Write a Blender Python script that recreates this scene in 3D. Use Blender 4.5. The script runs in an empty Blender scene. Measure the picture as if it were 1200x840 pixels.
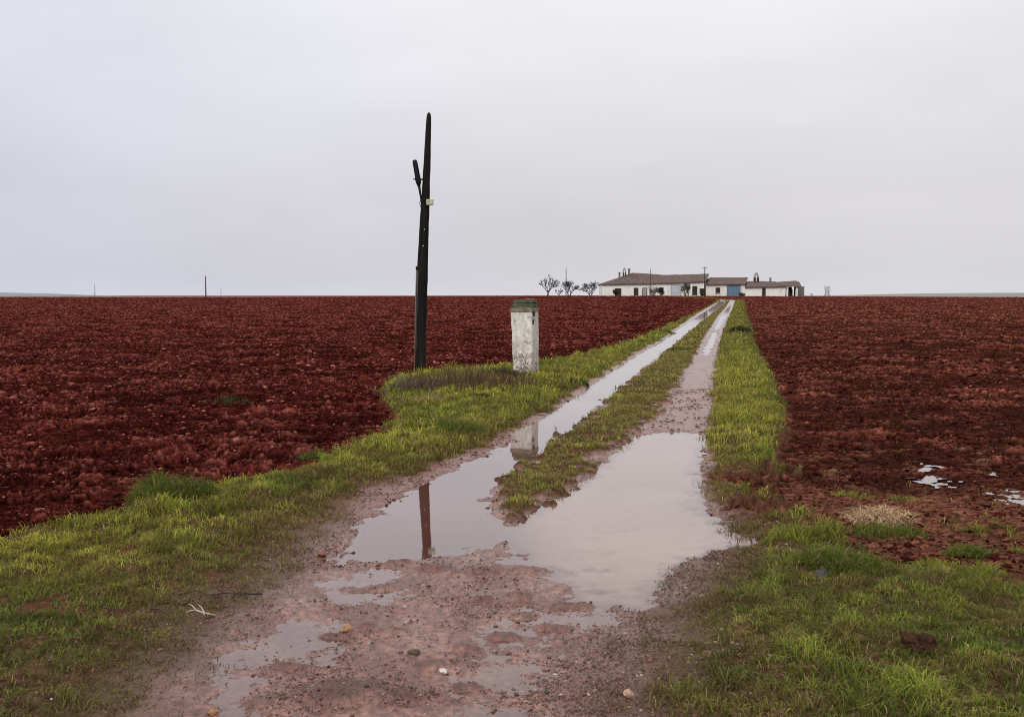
import bpy, bmesh, math, random
import numpy as np
from mathutils import Vector, Matrix, noise as mnoise

random.seed(7)
rng = np.random.default_rng(11)
scene = bpy.context.scene
col = scene.collection

# ------------------------------------------------------------------ camera
F = 1167.0                     # focal length in pixels of the 1200 px wide photograph
EYE = 1.6
HOR = 346.0
PITCH = math.atan((420 - HOR) / F)
cp, sp_ = math.cos(PITCH), math.sin(PITCH)
cam_d = bpy.data.cameras.new('camera')
cam_d.sensor_width = 36.0
cam_d.lens = 36.0 * F / 1200.0
cam_d.clip_start = 0.05
cam_d.clip_end = 20000
cam = bpy.data.objects.new('camera', cam_d)
col.objects.link(cam)
cam.location = (0, 0, EYE)
cam.rotation_euler = (math.pi / 2 - PITCH, 0, 0)
scene.camera = cam


def ray(px, py):
    a = (px - 600.0) / F
    b = -(py - 420.0) / F
    return np.array([a, cp + b * sp_, -sp_ + b * cp])


def at(px, py, Y):
    d = ray(px, py)
    k = Y / d[1]
    return Vector((d[0] * k, Y, EYE + d[2] * k))


# ------------------------------------------------------------------ numpy noise
def _hash(ix, iy, seed):
    h = (ix.astype(np.uint32) * np.uint32(374761393) + iy.astype(np.uint32) * np.uint32(668265263)
         + np.uint32((seed * 2246822519) & 0xffffffff))
    h = (h ^ (h >> np.uint32(13))) * np.uint32(1274126177)
    h = (h ^ (h >> np.uint32(15))) * np.uint32(2246822519)
    return h ^ (h >> np.uint32(16))


_ang = np.arange(32) / 32.0 * 2 * np.pi
_gx, _gy = np.cos(_ang).astype(np.float32), np.sin(_ang).astype(np.float32)


def gnoise(x, y, seed=0):
    fx, fy = np.floor(x), np.floor(y)
    ix, iy = fx.astype(np.int64), fy.astype(np.int64)
    tx, ty = (x - fx).astype(np.float32), (y - fy).astype(np.float32)
    u = tx * tx * tx * (tx * (tx * 6 - 15) + 10)
    v = ty * ty * ty * (ty * (ty * 6 - 15) + 10)

    def corner(dx, dy):
        k = (_hash(ix + dx, iy + dy, seed) & np.uint32(31)).astype(np.int64)
        return _gx[k] * (tx - dx) + _gy[k] * (ty - dy)
    a = corner(0, 0) * (1 - u) + corner(1, 0) * u
    b = corner(0, 1) * (1 - u) + corner(1, 1) * u
    return (a * (1 - v) + b * v) * 1.5


def fbm(x, y, octaves=4, seed=0, gain=0.5):
    t = np.zeros(np.shape(x), np.float32)
    a, tot = 1.0, 0.0
    for o in range(octaves):
        t += a * gnoise(x * 2.03 ** o + 17.3 * o, y * 2.03 ** o - 9.1 * o, seed + o * 31)
        tot += a
        a *= gain
    return t / tot * 1.4


def cell(x, y, seed=0):
    fx, fy = np.floor(x), np.floor(y)
    ix, iy = fx.astype(np.int64), fy.astype(np.int64)
    best = np.full(np.shape(x), 9.0, np.float32)
    bid = np.zeros(np.shape(x), np.float32)
    for dx in (-1, 0, 1):
        for dy in (-1, 0, 1):
            h = _hash(ix + dx, iy + dy, seed)
            jx = (h & np.uint32(1023)).astype(np.float32) / 1023
            jy = ((h >> np.uint32(10)) & np.uint32(1023)).astype(np.float32) / 1023
            d = (fx + dx + jx - x) ** 2 + (fy + dy + jy - y) ** 2
            m = d < best
            best = np.where(m, d, best).astype(np.float32)
            bid = np.where(m, ((h >> np.uint32(20)) & np.uint32(1023)).astype(np.float32) / 1023, bid)
    return np.sqrt(best), bid


def facets(x, y, seed=0, tilt=.9):
    """angular lumps: every cell is a tilted chip of its own height, with crevices between"""
    fx, fy = np.floor(x), np.floor(y)
    ix, iy = fx.astype(np.int64), fy.astype(np.int64)
    best = np.full(np.shape(x), 9.0, np.float32); sec = np.full(np.shape(x), 9.0, np.float32)
    bh = np.zeros(np.shape(x), np.uint32)
    ox = np.zeros(np.shape(x), np.float32); oy = np.zeros(np.shape(x), np.float32)
    for dx in (-1, 0, 1):
        for dy in (-1, 0, 1):
            h = _hash(ix + dx, iy + dy, seed)
            ex = (x - (fx + dx + (h & np.uint32(1023)) / 1023.0)).astype(np.float32)
            ey = (y - (fy + dy + ((h >> np.uint32(10)) & np.uint32(1023)) / 1023.0)).astype(np.float32)
            d = ex * ex + ey * ey
            m = d < best
            sec = np.where(m, best, np.minimum(sec, d))
            best = np.where(m, d, best); bh = np.where(m, h, bh)
            ox = np.where(m, ex, ox); oy = np.where(m, ey, oy)
    i1 = ((bh >> np.uint32(20)) & np.uint32(1023)).astype(np.float32) / 1023
    k = (bh & np.uint32(31)).astype(np.int64)
    edge = np.sqrt(sec) - np.sqrt(best)
    hgt = (.15 + .85 * i1 ** 1.5 + tilt * (_gx[k] * ox + _gy[k] * oy)) * ss(edge, 0.0, .28)
    return hgt, i1, edge


def ss(t, a=0.0, b=1.0):
    t = np.clip((t - a) / (b - a), 0, 1)
    return t * t * (3 - 2 * t)


# ------------------------------------------------------------------ lie of the land
def base(x, y):
    amp = 1.12 + 0.33 * np.exp(-((x - 27) / 62.0) ** 2)
    up = ss(y, 30.0, 205.0)
    down = ss(y, 245.0, 330.0)
    return amp * up - (amp + 0.2) * down * up


def hit(px, py, zo=0.0):
    d = ray(px, py)
    ys = np.concatenate([np.linspace(1.5, 60, 4000), np.linspace(60.01, 214, 4000)])
    g = EYE + d[2] / d[1] * ys - base(d[0] / d[1] * ys, ys) - zo
    k = np.nonzero(g <= 0)[0]
    Y = ys[k[0]] if len(k) else 214.0
    return d[0] / d[1] * Y, Y


def curve(pts, zo=0.0):
    w = sorted([hit(a, b, zo)[::-1] for a, b in pts])
    ys = np.array([p[0] for p in w]); xs = np.array([p[1] for p in w])
    return lambda y: np.interp(y, ys, xs)


Lf = curve([(-70, 660), (0, 634), (55, 612), (120, 604), (165, 588), (235, 572), (300, 558), (355, 542), (395, 526),
            (440, 506), (468, 490), (466, 478), (450, 465), (444, 452), (458, 443), (490, 437), (560, 432),
            (600, 428), (640, 424), (690, 415), (720, 405), (750, 395), (775, 385), (796, 375), (818, 365),
            (836, 355), (846, 349)], 0.06)
Lt = curve([(60, 900), (120, 840), (175, 800), (222, 760), (262, 720), (305, 690), (335, 660), (362, 630),
            (392, 600), (432, 580), (488, 560), (528, 540), (568, 520), (612, 500), (648, 480), (676, 460),
            (698, 445), (720, 430), (743, 415), (771, 400), (785, 390), (799, 380), (813, 370), (830, 360),
            (845, 352)])
Cl = curve([(596, 613), (585, 602), (577, 592), (574, 580), (579, 570), (590, 560), (606, 550), (625, 540),
            (632, 530), (645, 520), (662, 510), (680, 500), (690, 490), (700, 480), (712, 470), (725, 460),
            (735, 450), (745, 440), (757, 430), (770, 420), (782, 410), (795, 400), (806, 390), (818, 380),
            (831, 370), (845, 360), (852, 352)])
Cr = curve([(598, 613), (620, 602), (640, 590), (652, 580), (680, 570), (693, 560), (690, 550), (705, 540),
            (715, 530), (730, 520), (745, 510), (758, 500), (770, 490), (778, 480), (785, 470), (792, 460),
            (798, 450), (803, 440), (808, 430), (814, 420), (819, 410), (824, 400), (830, 390), (836, 380),
            (842, 370), (851, 360), (856, 352)])
Rt = curve([(690, 900), (705, 840), (728, 800), (748, 760), (768, 720), (788, 690), (800, 665), (822, 650),
            (850, 637), (843, 622), (832, 605), (820, 582), (818, 562), (822, 540), (824, 520), (828, 500),
            (832, 480), (833, 460), (835, 440), (838, 420), (841, 410), (844, 400), (847, 390), (850, 380),
            (855, 370), (859, 360), (862, 352)])
Rf = curve([(1500, 720), (1230, 692), (1130, 680), (1050, 662), (1010, 648), (985, 632), (960, 616), (920, 600),
            (895, 590), (880, 580), (872, 570), (885, 560), (900, 550), (911, 535), (918, 520), (922, 500),
            (921, 480), (915, 460), (905, 440), (895, 420), (885, 400), (880, 380), (876, 370), (874, 360),
            (872, 352)], 0.06)
Y_TIP = hit(596, 612)[1]


def poly(pts):
    return np.array([hit(a, b) for a, b in pts])


def sdist(P, x, y):
    """signed distance to polygon P, positive inside"""
    d2 = np.full(np.shape(x), 1e9, np.float32)
    inside = np.zeros(np.shape(x), bool)
    n = len(P)
    for i in range(n):
        ax, ay = P[i]; bx, by = P[(i + 1) % n]
        ex, ey = bx - ax, by - ay
        wx, wy = x - ax, y - ay
        t = np.clip((wx * ex + wy * ey) / (ex * ex + ey * ey + 1e-9), 0, 1)
        d2 = np.minimum(d2, (wx - ex * t) ** 2 + (wy - ey * t) ** 2)
        c = (ay > y) != (by > y)
        xi = ex * (y - ay) / (ey if abs(ey) > 1e-9 else 1e-9) + ax
        inside ^= c & (x < xi)
    return np.where(inside, 1, -1) * np.sqrt(d2)


POND = poly([(750, 509), (800, 506), (830, 509), (826, 540), (820, 562), (824, 585), (840, 605), (852, 622),
             (905, 628), (908, 638), (850, 644), (803, 655), (788, 668), (770, 690), (742, 706), (700, 692),
             (650, 672), (600, 660), (600, 640), (604, 622), (620, 603), (650, 582), (690, 562), (693, 553),
             (706, 540), (730, 520)])
LEFT_PUDDLE = poly([(655, 490), (655, 508), (643, 524), (628, 536), (604, 554), (586, 564), (574, 575), (572, 592),
                    (588, 608), (597, 622), (575, 640), (540, 642), (500, 648), (450, 656), (402, 658),
                    (425, 627), (450, 602), (485, 577), (525, 558), (550, 541), (580, 532), (602, 520), (606, 500)])
FILM_A = poly([(205, 860), (222, 790), (268, 742), (330, 716), (400, 722), (430, 752), (400, 782), (335, 796),
               (310, 860)])
FILM_B = poly([(480, 870), (525, 780), (556, 738), (598, 708), (690, 694), (738, 712), (705, 745), (655, 762),
               (628, 800), (612, 870)])
FILM_C = poly([(330, 690), (380, 655), (480, 655), (520, 690), (470, 720), (380, 715)])
FP = [poly([(1054, 549), (1080, 540), (1116, 547), (1110, 560), (1101, 569), (1080, 560)]),
      poly([(1140, 553), (1160, 545), (1180, 551), (1160, 560)]),
      poly([(1158, 574), (1180, 567), (1200, 569), (1245, 576), (1200, 587), (1168, 583)]),
      poly([(903, 546), (920, 543), (923, 549), (908, 552)])]
WLs = curve([(847, 350), (834, 360), (820, 369), (806, 378), (792, 387), (776, 399), (752, 413), (726, 429),
             (694, 450), (665, 470), (632, 490), (608, 505)])
Y505 = hit(620, 505)[1]
Y420 = hit(830, 419)[1]
Y355 = hit(850, 356)[1]


def ell(x, y, px, py, rx, ry, zo=0.0):
    cx, cy = hit(px, py, zo)
    return 1 - np.sqrt(((x - cx) / rx) ** 2 + ((y - cy) / ry) ** 2)


def ground(x, y, full=True):
    """everything about the ground at points x, y"""
    x = np.asarray(x, np.float64); y = np.asarray(y, np.float64)
    n1 = fbm(x * 1.3, y * 1.3, 4, 3)
    n2 = fbm(x * 6, y * 6, 3, 5)
    jit = np.clip(0.16 * n1 + 0.07 * n2, -0.3, 0.3)
    near = 1 - ss(y, 5.0, 9.5)
    churn = ss(y, 5.4, 6.4) * (1 - ss(y, 8.6, 10)) * ss(x, 1.2, 2.0)
    dl, dr = x - Lf(y) + jit * 1.7, Rf(y) - x + jit * 1.1 + churn * (.70 * fbm(x * 1.5, y * 2.4, 3, 6) + .35 * n2 - .12)
    fieldL = ss(-dl, -0.06, 0.08)
    fieldR = ss(-dr, -0.06, 0.08)
    field = np.maximum(fieldL, fieldR)
    tl = Lt(y) - x + jit * 1.2
    tr = x - Rt(y) + jit * 1.0
    gl = ss(dl, 0.0, 0.12) * ss(tl, -0.05 - 0.35 * near, 0.16 + 0.42 * near)
    gr = ss(dr, 0.0, 0.15) * ss(tr, -0.03, 0.14 + 0.35 * near)
    jc = jit * .9 + np.clip(.16 * n2 + .12 * gnoise(x * 2.4, y * 1.7, 9), -.25, .2) * (1 - ss(y, 14, 22))
    gc = ss(x - Cl(y) + jc, 0.0, 0.12) * ss(Cr(y) - x + jc, 0.0, 0.16) * ss(y, Y_TIP - 0.02, Y_TIP + 0.1)
    onroad = (x > Lt(y) - 0.6) & (x < Rt(y) + 1.3)
    # -------- coverage of grass
    pat = fbm(x * 2.2, y * 2.2, 4, 41)
    pat2 = fbm(x * 7, y * 5, 3, 47)
    cov_l = gl * np.clip(1.15 + 0.5 * pat + .5 * pat2 - 0.35 * near, 0, 1)
    bare = ss(ell(x, y, 112, 728, .55, .24), 0, .55) * 0.95 + ss(ell(x, y, 300, 690, .75, .26), 0, .6) * 0.5 \
        + ss(ell(x, y, 362, 588, .13, .14), 0, .4) + ss(ell(x, y, 150, 664, .25, .1), 0, .5) * .7
    bare = bare * ss(pat2 + .5 * pat, -.35, .25)
    cov_l *= 1 - np.clip(bare, 0, 1)
    # the trampled corner bottom left is thinner
    thin = ss(-(x + 1.75 + 0.25 * (y - 4) - .3 * n1), -.5, .4) * 0 + ss(tl, 0.0, 1.0 * near + .05)
    cov_l *= 0.75 + 0.25 * thin
    wet_edge = ss(ell(x, y, 850, 655, .8, .5), 0, .6)
    rough = ss(y, 5.9, 6.6) * (1 - ss(y, 8.6, 9.6)) * ss(x, 1.3, 2.0)      # patchy ground between the grass and the furrows
    cov_r = gr * np.clip(1.1 + 0.55 * pat + .5 * pat2 - 0.2 * near, 0, 1)
    cov_r *= 1 - rough * ss(-(pat * 1.4 + pat2 * .5), -0.30, 0.12) * .92
    cov_r *= 0.72 + .28 * ss(tr, 0.05, .5 * near + .1)
    cov_r *= 1 - .55 * wet_edge
    # odd tufts straying into the furrows near the grass
    stray = ss(-dr, 0.0, 0.1) * (1 - ss(-dr, .9, 2.6)) * ss(pat + .6 * pat2, .32, .6) * (1 - ss(y, 7.6, 9))
    cov_c = gc * np.clip(.80 + 1.1 * pat + .8 * pat2, 0, 1)
    cov = np.clip(cov_l + cov_r + cov_c + stray * .8, 0, 1)
    # -------- height
    b = base(x, y)
    h = b.copy()
    crown = ss(tl, -.1, .7) * ss(dl, -.2, .5)
    h += 0.075 * crown + 0.07 * ss(tr, -.1, .7) * ss(dr, -.3, .5)
    h += 0.03 * gc
    lump = fbm(x * 1.1, y * 1.1, 3, 61) * 0.04 + fbm(x * 5, y * 5, 3, 67) * 0.016
    h += lump * np.clip(gl + gr + gc * .6, 0, 1)
    h += (1 - cov) * np.clip(gl + gr, 0, 1) * (.012 * fbm(x * 14, y * 14, 3, 91) + .012 * np.abs(fbm(x * 6, y * 6, 3, 92)))
    h += .035 * np.clip(gl + gr + .5 * gc, 0, 1) * cov * ss(fbm(x * 2.8, y * 3.4, 2, 93), -.15, .55)
    # hump of the right bank
    h += 0.10 * ss(ell(x, y, 872, 392, 1.1, 7), 0, .8) + 0.07 * ss(ell(x, y, 200, 600, .9, .6), 0, .9)
    # -------- ploughed clods
    sel = field > 0.001
    fh = np.zeros(x.shape, np.float32)
    cid = np.zeros(x.shape, np.float32)
    crv_shade = np.ones(x.shape, np.float32)
    if sel.any():
        xs, ys_ = x[sel], y[sel]
        wx = xs + .05 * gnoise(xs * 7, ys_ * 7, 71); wy = ys_ + .05 * gnoise(xs * 7 + 50, ys_ * 7, 72)
        big = fbm(xs * 0.8, ys_ * 1.6, 3, 73) * .05
        c1, i1, e1 = facets(wx / .33, wy / .19, 74, .7)
        c2, i2, e2 = facets(wx / .155, wy / .085, 75, .9)
        c3, i3, e3 = facets(wx / .066, wy / .040, 76, 1.0)
        slab = fbm(xs * 9.0, ys_ * 9.0, 4, 77)
        crumb = .5 + ss(fbm(xs * 2.2, ys_ * 2.2, 3, 78), -.3, .4)
        mod = .55 + .6 * ss(fbm(xs * .35, ys_ * .35, 2, 79), -.4, .5)
        trod = ss(ell(xs, ys_, 1060, 612, 2.9, 1.9), 0, .55)
        mod = mod * np.where(xs > 1.0 + .1 * ys_, .62, .80)
        smooth_near = 1 - .62 * trod - .4 * ss(ell(xs, ys_, 20, 625, 1.0, .8), 0, .7)
        hh = big + (.055 * c1 * ss(i1, .35, .75) + .040 * c2 + .024 * c3 * crumb + .020 * slab) * mod * smooth_near * (1 + .7 * ss(ys_, 25, 90)) - .045
        # the ploughing grows coarser to the eye with distance, where clods merge
        fh[sel] = hh
        crv_shade[sel] = (.35 + .65 * ss(e2, .02, .22)) * (.55 + .45 * ss(e3, .02, .25)) * (.62 + .75 * i3)  # crevice shade and random chip tone, for the soil colour
        cid[sel] = .45 * i2 + .3 * i1 + .25 * i3
    fp = np.zeros(x.shape, np.float32)
    nb = (y < 14) & (x > 2) & (x < 9)
    if nb.any():
        xb, yb = x[nb], y[nb]
        m = np.zeros(xb.shape, np.float32)
        for P in FP:
            m = np.maximum(m, ss(sdist(P, xb, yb) - .11 + .24 * fbm(xb * 7, yb * 7, 3, 95), -.12, .12))
        fp[nb] = m
    fh = fh * (1 - .35 * fp) - fp * .030
    h += fh * field
    # -------- track
    lane = (1 - ss(tl, .0, .25 + .6 * near)) * (1 - ss(tr, .0, .25 + .5 * near))
    track = np.clip(1 - field - np.maximum(gl, np.maximum(gr, gc)), 0, 1) * lane
    mud = fbm(x * 2.6, y * 2.6, 4, 81) * .009 + fbm(x * 9, y * 9, 3, 83) * .007 + fbm(x * 34, y * 34, 2, 85) * .0042 * (1 - ss(y, 9, 14))
    pud = np.zeros(x.shape, np.float32)
    film = np.zeros(x.shape, np.float32)
    t = onroad & (y < 16)
    if t.any():
        xt, yt = x[t], y[t]
        wob = .13 * n1[t] + .10 * n2[t] + .04 * fbm(xt * 17, yt * 17, 2, 89)
        p1 = np.maximum(sdist(POND, xt, yt), sdist(LEFT_PUDDLE, xt, yt) + .02) + wob
        f_ = np.maximum(np.maximum(sdist(FILM_A, xt, yt), sdist(FILM_B, xt, yt)), sdist(FILM_C, xt, yt) - .05) + wob
        pud[t] = ss(p1, -.14, .16)
        film[t] = ss(f_, -.2, .2)
    t = onroad & (y > Y505 - 1.0)
    if t.any():
        xt, yt = x[t], y[t]
        wob = (.06 * n1[t] + .05 * n2[t]) * np.clip(yt / 12, 1, 2)
        a = np.minimum(xt - WLs(yt), Cl(yt) - xt) + wob + .03
        a = np.where(yt < Y505 - .3, -1, a)
        breakup = ss(fbm(xt * .5, yt * .22, 3, 88), -.45, -.05)
        s1 = ss(a, -.05, .13) * (.5 + .5 * breakup)
        c_ = np.minimum(xt - Cr(yt) - .12, Rt(yt) - .16 - xt) + wob
        s2 = ss(c_, -.05, .13) * ss(yt, Y420, Y420 + 3) * (1 - ss(yt, Y355 - 25, Y355)) * (.45 + .55 * breakup)
        pud[t] = np.maximum(pud[t], np.maximum(s1, s2))
    mound = np.maximum(ss(ell(x, y, 412, 815, .24, .15) + .5 * n2, 0, .6), .9 * ss(ell(x, y, 352, 816, .24, .12) + .5 * n2, 0, .7))
    for (a_, b_, rx, ry) in ((574, 706, .11, .07), (610, 700, .13, .08), (662, 710, .13, .06), (702, 692, .10, .06), (612, 722, .12, .05),
                             (548, 760, .09, .05), (506, 780, .10, .06), (460, 742, .09, .05), (532, 640, .20, .10), (640, 668, .34, .12),
                             (430, 735, .10, .06), (395, 745, .12, .04), (560, 672, .25, .08), (505, 668, .2, .08), (330, 780, .11, .03),
                             (470, 660, .22, .07), (440, 690, .2, .08), (590, 745, .1, .05), (645, 735, .12, .05), (470, 815, .12, .05), (540, 805, .10, .04)):
        mound = np.maximum(mound, .75 * ss(ell(x, y, a_, b_, rx, ry) + .75 * n2 + .3 * n1, 0, .8))
    h += track * (mud + .0085) + track * mound * (.027 + .012 * np.abs(fbm(x * 30, y * 30, 2, 87)))
    h -= .046 * pud * (1 - gc * .9) * (1 - field)
    h -= .0168 * film * track
    wl = b - .006 - 0.0 * x
    out = dict(crv_shade=crv_shade, mound=mound, h=h, base=b, field=field, fieldL=fieldL, fieldR=fieldR, gl=gl, gr=gr, gc=gc, cov=cov, track=track,
               pud=pud, film=film, fh=fh, cid=cid, fp=fp, n1=n1, n2=n2, pat=pat, pat2=pat2, wl=wl, near=near,
               tl=tl, tr=tr, dl=dl, dr=dr, cov_l=cov_l, cov_r=cov_r, cov_c=cov_c, thatch=np.clip(near * (1 - field) * np.maximum(ss(tl, -.30, .05) * (1 - ss(tl, .5, 1.2)) * (x < 0), ss(tr, -.25, .05) * (1 - ss(tr, .4, 1.0)) * (x > 0)) * (.35 + .9 * ss(pat2 + pat, -.4, .4)), 0, 1), cov_rs=np.clip(cov_r + stray * .9, 0, 1), bare=bare, rough=rough)
    return out


def gz(x, y):
    return float(ground(np.array([x]), np.array([y]))['h'][0])


def lerp(a, b, t):
    return a + (b - a) * t[..., None]


def C3(*c):
    return np.array(c, np.float32)


def ground_colour(x, y, g):
    x = np.asarray(x, np.float64); y = np.asarray(y, np.float64)
    shape = x.shape
    # ploughed red clay
    f = np.broadcast_to(C3(.110, .0185, .0140), shape + (3,)).copy()
    tone = fbm(x * .25, y * .25, 3, 101)
    f = lerp(f, C3(.066, .0128, .0105), ss(tone, -.3, .5) * .6)
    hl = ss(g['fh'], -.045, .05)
    f *= (.26 + .88 * hl)[..., None]  # low gaps between clods darkened in the colour, as shade
    pale = ss(g['cid'], .55, .80) * ss(g['fh'], -.03, .04)
    f = lerp(f, C3(.25, .075, .055), pale * .45)  # wet sky highlights painted paler on the clod tops
    fR = lerp(f, C3(.085, .027, .019), np.full(shape, .42))
    fR = fR * (.50 + .62 * ss(g['fh'], -.045, .05))[..., None]  # the same gap shade painted again for the right field
    f = lerp(f, fR * C3(1.62, 1.72, 1.62), g['fieldR'])
    tan = ss(fbm(x * 2.2, y * 3.2, 4, 103), .22, .6) * ss(y, 6, 7.5) * (1 - ss(y, 10.5, 13)) * g['fieldR']
    f = lerp(f, C3(.20, .085, .050), tan * .5)
    haze = ss(y, 30, 220)
    f = lerp(f, C3(.088, .0165, .0150), haze * .5)  # far soil colour shifted for distance haze
    # verge earth (seen between the blades)
    v = lerp(np.broadcast_to(C3(.060, .050, .020), shape + (3,)), C3(.095, .048, .030), ss(g['pat2'], -.3, .5))
    green = lerp(np.broadcast_to(C3(.085, .098, .022), shape + (3,)), C3(.135, .125, .032), ss(g['pat'], -.4, .5))
    v = lerp(v, green, g['cov'] * ss(y, 8, 30) * .9)
    v = lerp(v, C3(.105, .034, .025), np.clip(g['bare'] + (1 - g['cov']) * .55 * ss(y, 5, 7), 0, 1))
    v = v * (1 + .7 * fbm(x * 22, y * 22, 3, 115) * (1 - ss(y, 10, 16)))[..., None]
    # track mud
    m = lerp(np.broadcast_to(C3(.145, .058, .041), shape + (3,)), C3(.235, .120, .089), ss(fbm(x * 3.2, y * 3.2, 4, 107), -.45, .5))
    spk = fbm(x * 26, y * 26, 3, 108)
    m = m * (1 + .8 * spk * (1 - ss(y, 8, 14)))[..., None]
    m = lerp(m, C3(.13, .060, .045), ss(fbm(x * 9, y * 9, 3, 109), .15, .6) * .6)
    red = ss(ell(x, y, 480, 690, 1.0, .7), 0, .8) * ss(fbm(x * 5, y * 5, 3, 113), 0, .4)
    m = lerp(m, C3(.17, .060, .045), red * .5)
    m = lerp(m, C3(.22, .105, .085), ss(y, 10, 12) * (1 - ss(y, 20, 30)) * .75)
    m = lerp(m, C3(.19, .072, .052), (1 - ss(g['tl'], -.75, -.15)) * 0 + ss(g['tl'], -.75, -.1) * ss(y, 6.2, 7.4) * (1 - ss(y, 13, 16)) * .8)
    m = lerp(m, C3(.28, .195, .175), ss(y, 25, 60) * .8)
    m = lerp(m, C3(.070, .026, .018), g['mound'] * .8)
    m = lerp(m, C3(.10, .050, .034), ss(np.maximum(g['tl'], g['tr']), -.45, .1) * g['near'] * .75)
    e = g['field'][..., None]
    trodc = ss(ell(x, y, 1060, 612, 2.9, 1.9) + .25 * fbm(x * 3, y * 4, 3, 121), 0, .6) * g['fieldR']
    f = lerp(f, C3(.190, .070, .046) * 1.0, trodc * .7)
    f = f * C3(1.06, 1.18, 1.14) * (g['crv_shade'] ** (1 + .6 * ss(y, 20, 80)))[..., None]  # crevice shade multiplied into the soil colour
    glint = ss(fbm(x * 13, y * 17, 2, 119), .42, .62) * ss(g['fh'], -.03, .03)
    f = lerp(f, C3(.33, .125, .098), glint * (.5 - .3 * g['fieldR']))  # small wet glints painted as pale flecks
    f = lerp(f, C3(.07, .055, .02), g['cov'] * g['field'] * .35)
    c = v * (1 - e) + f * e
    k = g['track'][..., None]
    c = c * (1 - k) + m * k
    wet = np.clip(g['pud'], 0, 1)
    c = c * (1 - .25 * wet)[..., None]
    # roughness
    r = .80 - .30 * ss(g['cid'], .55, .8)
    r = r * (1 - g['track']) + g['track'] * (.25 + .16 * g['n2'] + .25 * g['mound'] - .26 * g['film'] - .20 * ss(g['n1'], -.3, .4))
    r = np.clip(r, .14, .9)
    vg = np.clip(g['gl'] + g['gr'] + g['gc'], 0, 1)
    r = r * (1 - vg) + .85 * vg
    return c.astype(np.float32), r.astype(np.float32)


# ------------------------------------------------------------------ materials
def nodes_of(m):
    m.use_nodes = True
    nt = m.node_tree
    for n in list(nt.nodes):
        nt.nodes.remove(n)
    return nt


def mat_attr(name, bump=.5, bscale=60, spec=.5, var=.35):
    """colour and roughness from mesh attributes, fine grain from noise"""
    m = bpy.data.materials.new(name)
    nt = nodes_of(m); N = nt.nodes.new; L = nt.links.new
    out = N('ShaderNodeOutputMaterial'); p = N('ShaderNodeBsdfPrincipled')
    a = N('ShaderNodeAttribute'); a.attribute_name = 'tint'
    r = N('ShaderNodeAttribute'); r.attribute_name = 'rough'
    tc = N('ShaderNodeTexCoord')
    nz = N('ShaderNodeTexNoise'); nz.inputs['Scale'].default_value = bscale; nz.inputs['Detail'].default_value = 6
    nz.inputs['Roughness'].default_value = .7
    L(tc.outputs['Object'], nz.inputs['Vector'])
    mr = N('ShaderNodeMapRange'); mr.inputs[1].default_value = .25; mr.inputs[2].default_value = .75
    mr.inputs[3].default_value = 1 - var; mr.inputs[4].default_value = 1 + var
    L(nz.outputs['Fac'], mr.inputs[0])
    mx = N('ShaderNodeMix'); mx.data_type = 'RGBA'; mx.blend_type = 'MULTIPLY'; mx.inputs[0].default_value = 1
    L(a.outputs['Color'], mx.inputs[6]); L(mr.outputs[0], mx.inputs[7])
    L(mx.outputs[2], p.inputs['Base Color']); L(r.outputs['Fac'], p.inputs['Roughness'])
    b = N('ShaderNodeBump'); b.inputs['Strength'].default_value = bump; b.inputs['Distance'].default_value = .02
    L(nz.outputs['Fac'], b.inputs['Height']); L(b.outputs[0], p.inputs['Normal'])
    wa = N('ShaderNodeAttribute'); wa.attribute_name = 'wetness'
    if spec < 0:
        L(wa.outputs['Fac'], p.inputs['Specular IOR Level'])
    else:
        p.inputs['Specular IOR Level'].default_value = spec
    L(p.outputs[0], out.inputs[0])
    return m


def mat_noise(name, c1, c2, scale=8, rough=.8, c3=None, s3=2.0, bump=.2, dist=.02, spec=.4, t3=(.5, .65), stretch=(1, 1, 1), detail=6):
    m = bpy.data.materials.new(name)
    nt = nodes_of(m); N = nt.nodes.new; L = nt.links.new
    out = N('ShaderNodeOutputMaterial'); p = N('ShaderNodeBsdfPrincipled')
    tc = N('ShaderNodeTexCoord'); mp = N('ShaderNodeMapping'); mp.inputs['Scale'].default_value = stretch
    L(tc.outputs['Object'], mp.inputs[0])
    nz = N('ShaderNodeTexNoise'); nz.inputs['Scale'].default_value = scale; nz.inputs['Detail'].default_value = detail
    nz.inputs['Roughness'].default_value = .65
    L(mp.outputs[0], nz.inputs['Vector'])
    cr = N('ShaderNodeValToRGB')
    cr.color_ramp.elements[0].position = .32; cr.color_ramp.elements[1].position = .68
    cr.color_ramp.elements[0].color = (*c1, 1); cr.color_ramp.elements[1].color = (*c2, 1)
    L(nz.outputs['Fac'], cr.inputs[0])
    src = cr.outputs[0]
    if c3:
        n3 = N('ShaderNodeTexNoise'); n3.inputs['Scale'].default_value = s3; n3.inputs['Detail'].default_value = 5
        n3.inputs['Roughness'].default_value = .7
        L(mp.outputs[0], n3.inputs['Vector'])
        r3 = N('ShaderNodeMapRange'); r3.inputs[1].default_value = t3[0]; r3.inputs[2].default_value = t3[1]
        L(n3.outputs['Fac'], r3.inputs[0])
        mx = N('ShaderNodeMix'); mx.data_type = 'RGBA'
        L(r3.outputs[0], mx.inputs[0]); L(src, mx.inputs[6]); mx.inputs[7].default_value = (*c3, 1)
        src = mx.outputs[2]
    L(src, p.inputs['Base Color'])
    p.inputs['Roughness'].default_value = rough
    p.inputs['Specular IOR Level'].default_value = spec
    if bump:
        b = N('ShaderNodeBump'); b.inputs['Strength'].default_value = bump; b.inputs['Distance'].default_value = dist
        L(nz.outputs['Fac'], b.inputs['Height']); L(b.outputs[0], p.inputs['Normal'])
    L(p.outputs[0], out.inputs[0])
    return m


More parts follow.
